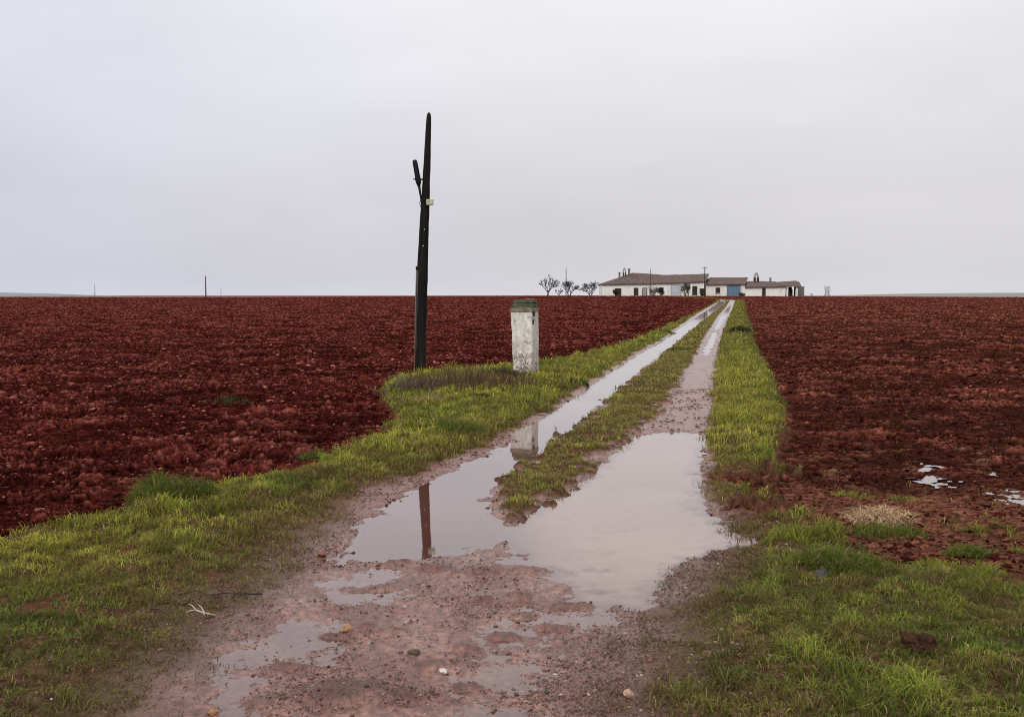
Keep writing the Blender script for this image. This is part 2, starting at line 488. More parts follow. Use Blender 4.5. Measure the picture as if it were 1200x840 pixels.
def mat_blade(name, trans=.3):
    m = bpy.data.materials.new(name)
    nt = nodes_of(m); N = nt.nodes.new; L = nt.links.new
    out = N('ShaderNodeOutputMaterial'); p = N('ShaderNodeBsdfPrincipled'); t = N('ShaderNodeBsdfTranslucent')
    a = N('ShaderNodeAttribute'); a.attribute_name = 'tint'
    mx = N('ShaderNodeMixShader'); mx.inputs[0].default_value = trans
    L(a.outputs['Color'], p.inputs['Base Color']); L(a.outputs['Color'], t.inputs['Color'])
    p.inputs['Roughness'].default_value = .6; p.inputs['Specular IOR Level'].default_value = .06
    L(p.outputs[0], mx.inputs[1]); L(t.outputs[0], mx.inputs[2]); L(mx.outputs[0], out.inputs[0])
    return m


def mat_water(name, colr):
    m = bpy.data.materials.new(name)
    nt = nodes_of(m); N = nt.nodes.new; L = nt.links.new
    out = N('ShaderNodeOutputMaterial'); p = N('ShaderNodeBsdfPrincipled')
    tc = N('ShaderNodeTexCoord')
    n1 = N('ShaderNodeTexNoise'); n1.inputs['Scale'].default_value = .9; n1.inputs['Detail'].default_value = 4
    L(tc.outputs['Object'], n1.inputs['Vector'])
    cr = N('ShaderNodeValToRGB')
    cr.color_ramp.elements[0].position = .3; cr.color_ramp.elements[1].position = .72
    cr.color_ramp.elements[0].color = (.80, .78, .76, 1)
    cr.color_ramp.elements[1].color = (1, 1, 1, 1)
    at_ = N('ShaderNodeAttribute'); at_.attribute_name = 'tint'
    mw = N('ShaderNodeMix'); mw.data_type = 'RGBA'; mw.blend_type = 'MULTIPLY'; mw.inputs[0].default_value = 1
    L(at_.outputs['Color'], mw.inputs[6])
    L(n1.outputs['Fac'], cr.inputs[0]); L(cr.outputs[0], mw.inputs[7]); L(mw.outputs[2], p.inputs['Base Color'])
    p.inputs['Roughness'].default_value = .025
    p.inputs['IOR'].default_value = 1.45
    p.inputs['Coat Weight'].default_value = .42; p.inputs['Coat Roughness'].default_value = .02; p.inputs['Coat IOR'].default_value = 1.5
    n2 = N('ShaderNodeTexNoise'); n2.inputs['Scale'].default_value = 14; n2.inputs['Detail'].default_value = 2
    L(tc.outputs['Object'], n2.inputs['Vector'])
    b = N('ShaderNodeBump'); b.inputs['Strength'].default_value = .016; b.inputs['Distance'].default_value = .01
    L(n2.outputs['Fac'], b.inputs['Height']); L(b.outputs[0], p.inputs['Normal'])
    L(p.outputs[0], out.inputs[0])
    return m


M_soil = mat_attr('red_clay', .7, 60, .0, .5)
M_mud = mat_attr('wet_mud', .45, 75, -1, .38)
M_pebble = mat_attr('wet_pebble', .3, 80, .45, .30)
M_earth = mat_attr('verge_earth', .45, 75, -1, .38)
M_blade = mat_blade('grass_blade')
M_water = mat_water('muddy_water', (.36, .285, .255))
M_water_f = mat_water('field_water', (.22, .15, .13))
M_wood = mat_noise('tarred_wood', (.004, .0035, .003), (.017, .013, .011), 9, .75, (.034, .027, .023), 5, .5, .02, .15, (.56, .72), (1, 1, .12))
M_steel = mat_noise('dark_steel', (.006, .006, .007), (.016, .015, .015), 14, .6, None, spec=.15)
M_conduit = mat_noise('grey_conduit', (.022, .023, .024), (.05, .05, .05), 12, .6, None, stretch=(1, 1, .2))
M_wire = mat_noise('dull_wire', (.16, .13, .11), (.26, .23, .21), 18, .6, None)
M_box = mat_noise('yellowed_plastic', (.42, .42, .30), (.60, .60, .45), 10, .5, (.22, .22, .16), 9)
M_bolt = mat_noise('bright_steel', (.42, .42, .40), (.6, .6, .58), 20, .4, None)


def set_kind(o, kind):
    o['kind'] = kind


def tag(o, label, cat, group=None):
    o['label'] = label; o['category'] = cat
    if group:
        o['group'] = group
    return o


def empty(name, loc=(0, 0, 0), rz=0.0):
    o = bpy.data.objects.new(name, None)
    o.empty_display_size = .2
    col.objects.link(o)
    o.location = loc
    o.rotation_euler = (0, 0, rz)
    return o


def np_mesh(name, V, Fc, mat, parent=None, tint=None, rough=None, smooth=True, wetness=None):
    """mesh from numpy arrays; Fc is (n,3) or (n,4)"""
    me = bpy.data.meshes.new(name)
    V = np.ascontiguousarray(V, np.float32)
    Fl = Fc if isinstance(Fc, list) else [Fc]
    Fl = [f for f in Fl if len(f)]
    nl = sum(f.size for f in Fl); nf = sum(len(f) for f in Fl)
    me.vertices.add(len(V)); me.vertices.foreach_set('co', V.ravel())
    me.loops.add(nl); me.polygons.add(nf)
    idx = np.concatenate([f.ravel() for f in Fl]).astype(np.int32)
    starts, o_ = [], 0
    for f in Fl:
        k = f.shape[1]
        starts.append(o_ + np.arange(len(f)) * k); o_ += f.size
    me.loops.foreach_set('vertex_index', idx)
    me.polygons.foreach_set('loop_start', np.concatenate(starts).astype(np.int32))
    me.polygons.foreach_set('use_smooth', np.full(nf, smooth))
    if tint is not None:
        at_ = me.attributes.new('tint', 'FLOAT_COLOR', 'POINT')
        c4 = np.ones((len(V), 4), np.float32); c4[:, :3] = tint
        at_.data.foreach_set('color', c4.ravel())
    if rough is not None:
        at_ = me.attributes.new('rough', 'FLOAT', 'POINT')
        at_.data.foreach_set('value', np.ascontiguousarray(rough, np.float32))
    if wetness is not None:
        at_ = me.attributes.new('wetness', 'FLOAT', 'POINT')
        at_.data.foreach_set('value', np.ascontiguousarray(wetness, np.float32))
    me.update(calc_edges=True)
    me.materials.append(mat)
    o = bpy.data.objects.new(name, me)
    col.objects.link(o)
    if parent:
        o.parent = parent
    return o


# ------------------------------------------------------------------ the ground sheet
def build_ground():
    rows = [np.linspace(-9, 2.4, 40)]
    n = int(math.log(242 / 2.5) / .0029)
    rows.append(2.5 * np.exp(np.linspace(0, math.log(242 / 2.5), n)))
    ys = np.concatenate(rows)
    inner = np.linspace(-.70, .70, 1240)
    outer = np.linspace(.71, 1.5, 60)
    u = np.concatenate([-outer[::-1], inner, outer])
    s = np.maximum(ys, 2.5) + .6
    X = u[None, :] * s[:, None]
    Yg = np.broadcast_to(ys[:, None], X.shape)
    nr, nc = X.shape
    xf, yf = X.ravel(), Yg.ravel()
    H = np.empty(xf.shape, np.float32); T = np.empty(xf.shape + (3,), np.float32); R = np.empty(xf.shape, np.float32)
    keys = ['field', 'fieldL', 'fieldR', 'track', 'pud', 'film', 'fp', 'wl', 'base', 'gl', 'gr', 'gc']
    D = {k: np.empty(xf.shape, np.float32) for k in keys}
    CH = 300000
    for i in range(0, len(xf), CH):
        sl = slice(i, min(i + CH, len(xf)))
        g = ground(xf[sl], yf[sl])
        H[sl] = g['h']
        c, r = ground_colour(xf[sl], yf[sl], g)
        T[sl] = c; R[sl] = r
        for k in keys:
            D[k][sl] = g[k]
    idx = np.arange(nr * nc).reshape(nr, nc)
    Q = np.stack([idx[:-1, :-1], idx[:-1, 1:], idx[1:, 1:], idx[1:, :-1]], -1).reshape(-1, 4)
    V = np.stack([xf, yf, H], -1)
    q0 = Q[:, 0]
    zone = np.full(len(Q), 2)
    zone[D['track'][q0] > .5] = 1
    zone[(D['fieldL'][q0] > .5)] = 0
    zone[(D['fieldR'][q0] > .5)] = 3

    def extract(name, mask, mat, Vv=None, smooth=True, attr=True, Tv=None):
        q = Q[mask]
        used = np.unique(q)
        remap = np.full(len(V), -1, np.int64); remap[used] = np.arange(len(used))
        src = V if Vv is None else Vv
        return np_mesh(name, src[used], remap[q], mat, None, T[used] if Tv is None else Tv[used], R[used] if attr else None, smooth, .5 * D['track'][used] if attr else None)
    for z, nm, mt in ((0, 'ploughed_field', M_soil), (3, 'ploughed_field', M_soil), (1, 'dirt_track', M_mud), (2, 'grass_verge', M_earth)):
        set_kind(extract(nm, zone == z, mt), 'structure')
    # water where the ground dips below its level
    Vw = V.copy(); Vw[:, 2] = D['wl']
    wet = (H < D['wl'] + .003) & (D['field'] < .5) & ((D['pud'] > .02) | (D['film'] > .05))
    m = wet[Q].any(1)
    depth = np.clip((D['wl'] - H) / .03, 0, 1)
    W = np.broadcast_to(C3(.115, .046, .034), T.shape)
    pondm = ss(xf - (Cl(yf) + Cr(yf)) / 2, -.2, .5) * ss(yf, 4.2, 6.0) * (1 - ss(yf, 11, 13))
    W = lerp(W, C3(.275, .178, .132), pondm * depth)
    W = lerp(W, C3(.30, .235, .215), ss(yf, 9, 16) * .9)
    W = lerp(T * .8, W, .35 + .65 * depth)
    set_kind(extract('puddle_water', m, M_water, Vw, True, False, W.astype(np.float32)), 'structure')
    Vf = V.copy(); Vf[:, 2] = D['base'] - .034
    wet = (D['fp'] > .15) & (H < Vf[:, 2] + .02)
    m = wet[Q].any(1)
    set_kind(extract('field_puddle_water', m, M_water_f, Vf, True, False, np.broadcast_to(C3(.17, .12, .105), T.shape)), 'structure')


build_ground()

# far land: one sheet out to the horizon, lying under the near ground
def far_land():
    rs = np.concatenate([np.linspace(0, 260, 14), np.geomspace(280, 9000, 40)])
    th = np.linspace(0, 2 * np.pi, 129)[:-1]
    X = rs[:, None] * np.cos(th); Y = rs[:, None] * np.sin(th)
    Z = np.where(np.hypot(X, Y) < 270, -.6, -.6 + 0 * X)
    nr, nc = X.shape
    idx = np.arange(nr * nc).reshape(nr, nc)
    q = np.stack([idx[:-1], np.roll(idx, -1, 1)[:-1], np.roll(idx, -1, 1)[1:], idx[1:]], -1).reshape(-1, 4)
    V = np.stack([X.ravel(), Y.ravel(), Z.ravel()], -1)
    m = mat_noise('far_soil', (.11, .045, .035), (.15, .13, .07), .004, .9, None, bump=0)
    set_kind(np_mesh('far_land', V, q, m), 'structure')


far_land()


def hills(name, pts, Y, mat, depth=1500):
    """low land far off: a ridge line given by (px, py) at distance Y, sloping down in front and behind"""
    P = [at(a, b, Y) for a, b in pts]
    xs = np.linspace(P[0].x, P[-1].x, 160)
    zs = np.interp(xs, [p.x for p in P], [p.z for p in P])
    zs = zs + np.array([mnoise.noise(Vector((x * .01, 3.1, Y))) for x in xs]) * Y * .00022
    V, q = [], []
    prof = [(-.5, 0), (-.3, .5), (-.12, .9), (0, 1), (.2, .8), (.5, 0)]
    for x, z in zip(xs, zs):
        for d, k in prof:
            V.append((x, Y + d * depth, -1 + (z + 1) * k))
    n = len(prof)
    for i in range(len(xs) - 1):
        for j in range(n - 1):
            a = i * n + j
            q.append((a, a + n, a + n + 1, a + 1))
    o = np_mesh(name, np.array(V), np.array(q), mat)
    set_kind(o, 'structure')
    return o


M_hill_l = mat_noise('hazy_hill', (.20, .22, .27), (.26, .28, .33), .006, .95, None, bump=0, spec=.1)  # distance haze mixed into the hill colour
M_hill_r = mat_noise('hazy_green_land', (.19, .215, .18), (.25, .27, .235), .012, .95, None, bump=0, spec=.1)  # green land paled in its colour for haze
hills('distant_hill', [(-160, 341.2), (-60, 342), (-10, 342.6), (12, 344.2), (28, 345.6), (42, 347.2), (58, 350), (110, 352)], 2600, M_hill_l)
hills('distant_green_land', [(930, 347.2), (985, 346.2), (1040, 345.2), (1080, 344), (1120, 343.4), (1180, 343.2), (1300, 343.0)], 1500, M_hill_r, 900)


# ------------------------------------------------------------------ grass
def blades(x, y, z, h, w, lean, tint, tip=None):
    """numpy arrays -> vertices, quads, triangles of bent blades"""
    n = len(x)
    a = rng.uniform(0, 2 * np.pi, n)
    ca, sa = np.cos(a), np.sin(a)
    b = rng.uniform(0, 2 * np.pi, n)
    lx, ly = np.cos(b) * lean * h, np.sin(b) * lean * h
    V = np.empty((n, 5, 3), np.float32)
    w2 = w * .5
    V[:, 0] = np.stack([x - ca * w2, y - sa * w2, z], -1)
    V[:, 1] = np.stack([x + ca * w2, y + sa * w2, z], -1)
    mx, my, mz = x + lx * .35, y + ly * .35, z + h * .6
    w3 = w2 * .75
    V[:, 2] = np.stack([mx + ca * w3, my + sa * w3, mz], -1)
    V[:, 3] = np.stack([mx - ca * w3, my - sa * w3, mz], -1)
    V[:, 4] = np.stack([x + lx, y + ly, z + h * np.clip(1 - .35 * lean, .4, 1)], -1)
    i = np.arange(n)[:, None] * 5
    q = i + np.array([[0, 1, 2, 3]]); t = i + np.array([[3, 2, 4]])
    tt = np.repeat(tint[:, None, :], 5, 1)
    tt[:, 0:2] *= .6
    if tip is not None:
        tt[:, 4] = tip
    return V.reshape(-1, 3), q, t, tt.reshape(-1, 3)


GREEN = C3(.150, .222, .030); YEL = C3(.45, .420, .062); DARK = C3(.036, .066, .014); STRAW = C3(.30, .215, .11); OLIVE = C3(.180, .150, .045); BROWN = C3(.14, .075, .040)


def scatter_grass(name, key, xr, specs):
    Vs, Qs, Ts, Cs, off = [], [], [], [], 0
    for (y0, y1, dens, hh, ww) in specs:
        A0 = np.linspace(y0, y1, 60)
        xa, xb = xr
        lo, hi = xa(A0) - .5, xb(A0) + .5
        lo = np.maximum(lo, -.72 * (A0 + 1)); hi = np.minimum(hi, .72 * (A0 + 1))
        wid = np.clip(hi - lo, 0, None)
        area = np.trapezoid(wid, A0) if hasattr(np, 'trapezoid') else np.trapz(wid, A0)
        n = int(area * dens)
        if n < 1:
            continue
        cdf = np.cumsum(wid); cdf = cdf / cdf[-1]
        y = np.interp(rng.uniform(0, 1, n), cdf, A0)
        x = np.interp(y, A0, lo) + rng.uniform(0, 1, n) * np.interp(y, A0, wid)
        # pull blades into clumps
        f, i_ = cell(x / .11, y / .11, 201)
        g = ground(x, y)
        cv = g[key] if key in g else g['cov']
        keep = rng.uniform(0, 1, n) < cv * np.clip(1.3 - f * .8, 0, 1)
        x, y, f, i_, cv = x[keep], y[keep], f[keep], i_[keep], cv[keep]
        g = {k: v[keep] for k, v in g.items()}
        n = len(x)
        z = g['h'] - .004
        big = fbm(x * .55, y * .55, 3, 211)
        mid = fbm(x * 3, y * 3, 3, 213)
        worn = ss(fbm(x * 1.5, y * 2.2, 4, 217), .05, .5)
        r = rng.uniform(0, 1, n)
        tnt = lerp(np.broadcast_to(GREEN, (n, 3)), YEL, np.clip(.55 + .55 * big + .5 * mid + rng.normal(0, .16, n), 0, 1))
        clump_shade = ss(fbm(x * 2.8, y * 3.4, 2, 93), -.3, .5)
        tnt = tnt * (.55 + .65 * clump_shade)[:, None]  # bright clump tops and shaded dips painted into the blade tint
        if key == 'cov_l':
            dk = ss(-(x + 3.0 - (y - 4) * -.55), -.1, .7) * (1 - ss(y, 5.6, 7.2)) * .75
            tnt = lerp(tnt, DARK * 1.7, np.clip(dk + .55 * (1 - ss(y, 4.2, 6.0)) + .5 * mid * (1 - ss(y, 5, 7)), 0, .85))
            tnt = lerp(tnt, OLIVE, ss(-g['tl'], -.75, .1) * .75 * (1 - .6 * ss(y, 9, 14)))
        elif key == 'cov_rs':
            dk = (1 - ss(y, 6.4, 8.2)) * .42
            tnt = lerp(tnt, DARK * 1.45, np.clip(dk + .5 * mid * (dk > .05), 0, .9))
            tnt = lerp(tnt, BROWN * 1.3, ss(-g['tr'], -.6, .1) * .6 * (1 - .8 * ss(y, 9, 11)))
            tnt = lerp(tnt, GREEN * .8, ss(-g['dr'], -.5, -.05) * .7 * ss(y, 9, 12))
            tnt = lerp(tnt, OLIVE, ss(y, 22, 40) * .45)
            tnt = lerp(tnt, YEL * 1.1, ss(y, 9, 11) * (1 - ss(y, 20, 30)) * np.clip(.35 + .5 * mid, 0, .8))
        elif key == 'thatch':
            tnt = lerp(np.broadcast_to(C3(.085, .045, .030), (n, 3)), C3(.24, .165, .085), rng.uniform(0, 1, n) ** 2)
            tnt = lerp(tnt, OLIVE * .9, np.clip(.2 + mid, 0, .7))
        else:
            tnt = lerp(tnt, OLIVE * 1.25, np.clip(.45 + .9 * mid, 0, 1))
            tnt = lerp(tnt, BROWN * 1.3, np.clip(.12 + 1.0 * fbm(x * 2.1, y * 2.1, 3, 219), 0, .8))
            tnt = tnt * 1.2
        tnt = lerp(tnt, BROWN * 1.5, worn * .42)
        clump = ss(f, .9, .1)
        tnt = tnt * (.72 + .55 * i_ * 1.0)[:, None]
        st = r < (.13 if key != 'cov_c' else .22)
        tnt[st] = STRAW * rng.uniform(.6, 1.25, (st.sum(), 1))
        dkk = (r > .92)
        tnt[dkk] *= .45
        tnt = tnt * rng.uniform(.65, 1.35, (n, 1))
        h = hh * (.45 + .75 * clump) * rng.uniform(.6, 1.35, n) * np.clip(.55 + cv * .6, 0, 1.2)
        tall = ss(fbm(x * 1.7, y * 1.7, 3, 223), .1, .6)
        h = h * (1 + .9 * tall) * (.62 if key == 'cov_c' else 1)
        w = ww * rng.uniform(.7, 1.3, n)
        ln = rng.uniform(.2, 1.5, n) + (1.0 if key == 'thatch' else 0)
        V, q, t, c = blades(x, y, z, h, w, ln, tnt)
        Vs.append(V); Qs.append(q + off); Ts.append(t + off); Cs.append(c); off += len(V)
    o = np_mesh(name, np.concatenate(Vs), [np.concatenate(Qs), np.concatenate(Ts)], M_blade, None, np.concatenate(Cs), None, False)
    set_kind(o, 'stuff')
    return o


sp_near = [(2.6, 6.0, 8500, .040, .0042), (6.0, 9.5, 4600, .052, .0056), (9.5, 16, 1900, .068, .009), (16, 30, 720, .085, .015),
           (30, 70, 200, .09, .034), (70, 215, 50, .11, .08)]
g1 = scatter_grass('grass', 'cov_l', (Lf, Lt), sp_near)
tag(g1, 'short yellow green grass along the left side of the track', 'grass')
g2 = scatter_grass('grass', 'cov_rs', (Rt, lambda y: Rf(y) + 2.2), sp_near)
tag(g2, 'green grass along the right side of the track', 'grass')
g3 = scatter_grass('grass', 'cov_c', (Cl, Cr), [(a, b, d * 1.15, h, w) for a, b, d, h, w in sp_near[1:]])
tag(g3, 'olive brown grass strip between the two wheel ruts', 'grass')


sp_th = [(2.6, 5.0, 5200, .020, .0036), (5.0, 9.0, 3400, .022, .0048)]
g4 = scatter_grass('dead_grass', 'thatch', (lambda y: Lt(y) - 1.6, lambda y: Lt(y) + .6), sp_th)
tag(g4, 'trampled brown dead grass along the left edge of the track', 'grass')
g5 = scatter_grass('dead_grass', 'thatch', (lambda y: Rt(y) - .5, lambda y: Rt(y) + 1.4), sp_th)
tag(g5, 'trampled brown dead grass along the right edge of the track', 'grass')


# ------------------------------------------------------------------ gravel and loose crumbs of soil
ICO = None


def ico(level=1):
    bm = bmesh.new()
    bmesh.ops.create_icosphere(bm, subdivisions=level, radius=1)
    V = np.array([v.co[:] for v in bm.verts], np.float32)
    Fc = np.array([[v.index for v in f.verts] for f in bm.faces])
    bm.free()
    return V, Fc


def pebble_field(name, x, y, z, r, tint, mat, rough, flat=.6, sink=.35, smooth=True):
    V0, F0 = ico(1)
    n, k = len(x), len(V0)
    P = np.repeat(V0[None], n, 0)
    P = P * (1 + rng.normal(0, .16, (n, k, 1)))
    sc = np.stack([rng.uniform(.7, 1.35, n), rng.uniform(.7, 1.35, n), rng.uniform(.45, .9, n) * flat / .6], -1)
    P = P * sc[:, None, :] * r[:, None, None]
    a = rng.uniform(0, 2 * np.pi, n); ca, sa = np.cos(a)[:, None], np.sin(a)[:, None]
    X = P[..., 0] * ca - P[..., 1] * sa + x[:, None]
    Y = P[..., 0] * sa + P[..., 1] * ca + y[:, None]
    Z = P[..., 2] + z[:, None] + (r * (flat - sink))[:, None] * .5
    V = np.stack([X, Y, Z], -1).reshape(-1, 3)
    Fc = (np.arange(n)[:, None, None] * k + F0[None]).reshape(-1, 3)
    T = np.repeat(tint, k, 0)
    return np_mesh(name, V, Fc, mat, None, T, np.full(len(V), rough, np.float32), smooth)


def gravel():
    n = 150000
    y = 3.2 * np.exp(rng.uniform(0, 1, n) * math.log(17 / 3.2))
    x = Lt(y) - .5 + rng.uniform(0, 1, n) * (Rt(y) - Lt(y) + 1.2)
    g = ground(x, y)
    cl = ss(fbm(x * 1.6, y * 1.6, 4, 301), -.15, .45)
    side = ss(x - (Rt(y) - .75), 0, .5) * (1 - ss(y, 6.0, 7.0))
    pr = (g['track'] * .9 + (.10 + .45 * g['near'] + .4 * g['near'] * (1 - g['cov'])) * (1 - g['field'])) * (.06 + .7 * cl + .55 * side) * (1 - .93 * ss(g['pud'], .1, .5)) * (1 - .75 * g['film'])
    keep = (rng.uniform(0, 1, n) < pr * .8) & (g['h'] > g['wl'] - .012) & (g['gc'] < .3)
    x, y = x[keep], y[keep]; z = g['h'][keep]
    n = len(x)
    r = .0026 + .0035 * rng.uniform(0, 1, n) ** 2 + .011 * rng.uniform(0, 1, n) ** 14
    r = r * np.clip(y / 7, .75, 1.6)
    pal = np.array([[.10, .045, .034], [.18, .085, .064], [.28, .17, .135], [.05, .024, .018], [.42, .34, .29], [.30, .16, .085], [.15, .055, .038]], np.float32)
    t = 1.0 * pal[rng.choice(7, n, p=[.26, .22, .09, .23, .025, .035, .14])] * rng.uniform(.7, 1.2, (n, 1)).astype(np.float32)
    o = pebble_field('gravel', x, y, z, r, t, M_pebble, .38)
    set_kind(o, 'stuff')
    tag(o, 'small pebbles and grit scattered over the wet track', 'gravel')


gravel()


def clods():
    n = 90000
    y = 5.8 * np.exp(rng.uniform(0, 1, n) * math.log(42 / 5.8))
    x = rng.uniform(-.62, .62, n) * (y + .6)
    g = ground(x, y)
    keep = (g['field'] > .85) & (g['fp'] < .3) & (rng.uniform(0, 1, n) < np.where(g['fieldL'] > .5, .8, .5) * (.35 + .9 * ss(fbm(x * .9, y * .9, 3, 311), -.3, .4)))
    x, y = x[keep], y[keep]; g = {k: v[keep] for k, v in g.items()}
    n = len(x)
    r = (.006 + .013 * rng.uniform(0, 1, n) ** 1.5 + .026 * rng.uniform(0, 1, n) ** 9) * np.clip(y / 11, .8, 2.0)
    t = np.where(rng.uniform(0, 1, (n, 1)) < .13, C3(.30, .105, .082), C3(.078, .0160, .0125)) * rng.uniform(.35, 1.35, (n, 1))  # the lighter crumbs hold wet glints in their colour
    t = t * np.where(g['fieldR'] > .5, .62, 1.0)[:, None]
    o = pebble_field('soil_clods', x, y, g['h'], r, t.astype(np.float32), M_soil, .5, .55, .35, False)
    set_kind(o, 'stuff')
    tag(o, 'loose crumbs of red clay lying on the ploughed fields', 'soil')


clods()


# ------------------------------------------------------------------ tube helper
class MB:
    def __init__(s):
        s.v, s.f = [], []

    def tube(s, pts, radii, n=8, cap=True, wob=0.0, seed=0):
        pts = [Vector(p) for p in pts]
        base_i = len(s.v)
        up = Vector((0, 0, 1))
        for i, p in enumerate(pts):
            d = (pts[min(i + 1, len(pts) - 1)] - pts[max(i - 1, 0)]).normalized()
            a = d.cross(up)
            if a.length < .05:
                a = d.cross(Vector((1, 0, 0)))
            a.normalize(); b = a.cross(d).normalized()
            if i and a.dot(pa) < 0:
                a, b = -a, -b
            pa = a
            for k in range(n):
                t = 2 * math.pi * k / n
                r = radii[i]
                if wob:
                    r *= 1 + wob * mnoise.noise(Vector((math.cos(t) * 1.2 + seed, math.sin(t) * 1.2, i * .45)))
                s.v.append(p + a * math.cos(t) * r + b * math.sin(t) * r)
        for i in range(len(pts) - 1):
            for k in range(n):
                a0 = base_i + i * n + k; a1 = base_i + i * n + (k + 1) % n
                s.f.append((a0, a1, a1 + n, a0 + n))
        if cap:
            s.f.append(tuple(base_i + k for k in range(n))[::-1])
            e = base_i + (len(pts) - 1) * n
            s.f.append(tuple(e + k for k in range(n)))
        return s

    def box(s, c, size, rz=0.0, taper=1.0):
        c = Vector(c); hx, hy, hz = [k / 2 for k in size]
        i = len(s.v)
        R = Matrix.Rotation(rz, 3, 'Z')
        for z in (-1, 1):
            k = 1 if z < 0 else taper
            for sx, sy in ((-1, -1), (1, -1), (1, 1), (-1, 1)):
                s.v.append(c + R @ Vector((sx * hx * k, sy * hy * k, z * hz)))
        s.f += [(i + 3, i + 2, i + 1, i), (i + 4, i + 5, i + 6, i + 7)]
        for k in range(4):
            s.f.append((i + k, i + (k + 1) % 4, i + 4 + (k + 1) % 4, i + 4 + k))
        return s

    def quad(s, *p):
        i = len(s.v)
        s.v += [Vector(q) for q in p]
        s.f.append(tuple(range(i, i + len(p))))
        return s

    def build(s, name, mat, parent=None, smooth=False, bevel=0.0):
        me = bpy.data.meshes.new(name)
        off = parent.matrix_world.inverted() if False else None
        me.from_pydata([tuple(v) for v in s.v], [], s.f)
        me.materials.append(mat)
        bm = bmesh.new(); bm.from_mesh(me)
        bmesh.ops.recalc_face_normals(bm, faces=bm.faces)
        if bevel:
            bmesh.ops.bevel(bm, geom=list(bm.edges), offset=bevel, segments=2, affect='EDGES', clamp_overlap=True)
        bm.to_mesh(me); bm.free()
        for p in me.polygons:
            p.use_smooth = smooth
        o = bpy.data.objects.new(name, me)
        col.objects.link(o)
        if parent:
            o.parent = parent
        return o


# things are built in coordinates relative to their own base
# ------------------------------------------------------------------ utility pole
def utility_pole():
    bx, by = hit(492, 438, .08)
    bz = gz(bx, by)
    root = empty('utility_pole', (bx, by, bz))
    tag(root, 'tall dark weathered wooden utility pole leaning slightly at the field edge', 'pole')
    o = Vector((bx, by, bz))
    k = by / F

    def P(px, py, dy=0.0):
        return at(px, py, by) - o + Vector((0, dy, 0))
    path = [(491.8, 450, 6.4), (492, 437, 6.4), (493, 400, 6.3), (494, 360, 6.4), (494.6, 335, 6.4), (495.3, 312, 6.2), (496.3, 285, 5.8), (497.2, 262, 5.4),
            (498.3, 240, 5.0), (499.4, 215, 4.5), (500.6, 190, 4.0), (501.5, 165, 3.5), (502.2, 145, 3.0), (502.6, 137, 2.7), (502.7, 133.5, 1.9), (502.7, 132, .7)]
    pts, rad = [], []
    for i in range(len(path) - 1):
        a, b = path[i], path[i + 1]
        m = 4 if abs(a[1] - b[1]) > 12 else 1
        for j in range(m):
            t = j / m
            pts.append(P(a[0] + (b[0] - a[0]) * t, a[1] + (b[1] - a[1]) * t)); rad.append((a[2] + (b[2] - a[2]) * t) * k)
    pts.append(P(*path[-1][:2])); rad.append(path[-1][2] * k)
    MB().tube(pts, rad, 20, wob=.10, seed=2).build('shaft', M_wood, root, True)
    # cable conduit on the left flank with its flared lip
    c = MB().tube([P(489.6, 447, -.03), P(489.8, 400, -.03), P(490.3, 350, -.03), P(490.8, 314, -.03)], [2.8 * k] * 4, 12)
    con = c.build('conduit', M_conduit, root, True)
    MB().tube([P(490.8, 316, -.03), P(490.8, 312.2, -.03)], [3.4 * k, 3.6 * k], 12).build('conduit_lip', M_steel, con, True)
    MB().tube([P(486.4, 446, -.05), P(486.6, 400, -.05), P(487.2, 350, -.05), P(488.2, 316, -.05)], [.5 * k] * 4, 6).build('earth_wire', M_wire, root, True)
    # cable terminal standing off the pole on a thin stem
    t = MB().tube([P(495.5, 243, -.02), P(494.2, 236, -.05), P(492.6, 226, -.06), P(491.2, 217, -.06)], [1.2 * k, 1.2 * k, 1.3 * k, 1.7 * k], 8).build('terminal_stem', M_steel, root, True)
    b = MB().tube([P(491.4, 219, -.06), P(490.7, 214, -.06), P(490.2, 211, -.06), P(489.4, 206, -.06), P(487.8, 197, -.06), P(486.6, 190.5, -.06), P(486.3, 188.6, -.06), P(486.2, 187.8, -.06)],
                  [1.6 * k, 3.2 * k, 3.4 * k, 3.1 * k, 3.0 * k, 2.9 * k, 2.3 * k, .9 * k], 14)
    tb = b.build('cable_terminal', M_steel, root, True)
    MB().tube([P(484.2, 210.3, -.06), P(489, 211, -.06), P(495.8, 210.6, -.03), P(499, 211.2, 0)], [.5 * k, 1.0 * k, .9 * k, .7 * k], 8).build('bracket_arm', M_steel, tb, True)
    MB().tube([P(493.0, 236, -.09), P(492.5, 239, -.11), P(494.0, 244, -.11), P(494.6, 262, -.1), P(493.6, 290, -.1), P(491.4, 313, -.06)], [.5 * k] * 6, 6).build('cable', M_steel, root, True)
    bxs = MB().box(P(504.2, 237.6, -.07), (8.2 * k, .07, 7.0 * k)).build('junction_box', M_box, root, False, .006)
    MB().box(P(504.2, 237.8, -.111), (5.6 * k, .012, 4.4 * k)).build('box_lid', M_box, bxs, False, .003)
    for a, b_ in ((496.4, 288.6), (498.0, 269.4)):
        MB().tube([P(a, b_, -5.2 * k), P(a, b_, -6.9 * k)], [.8 * k, .7 * k], 8).build('bolt', M_bolt, root, True)
    return o


utility_pole()

# ------------------------------------------------------------------ plastered pillar
M_plaster = None


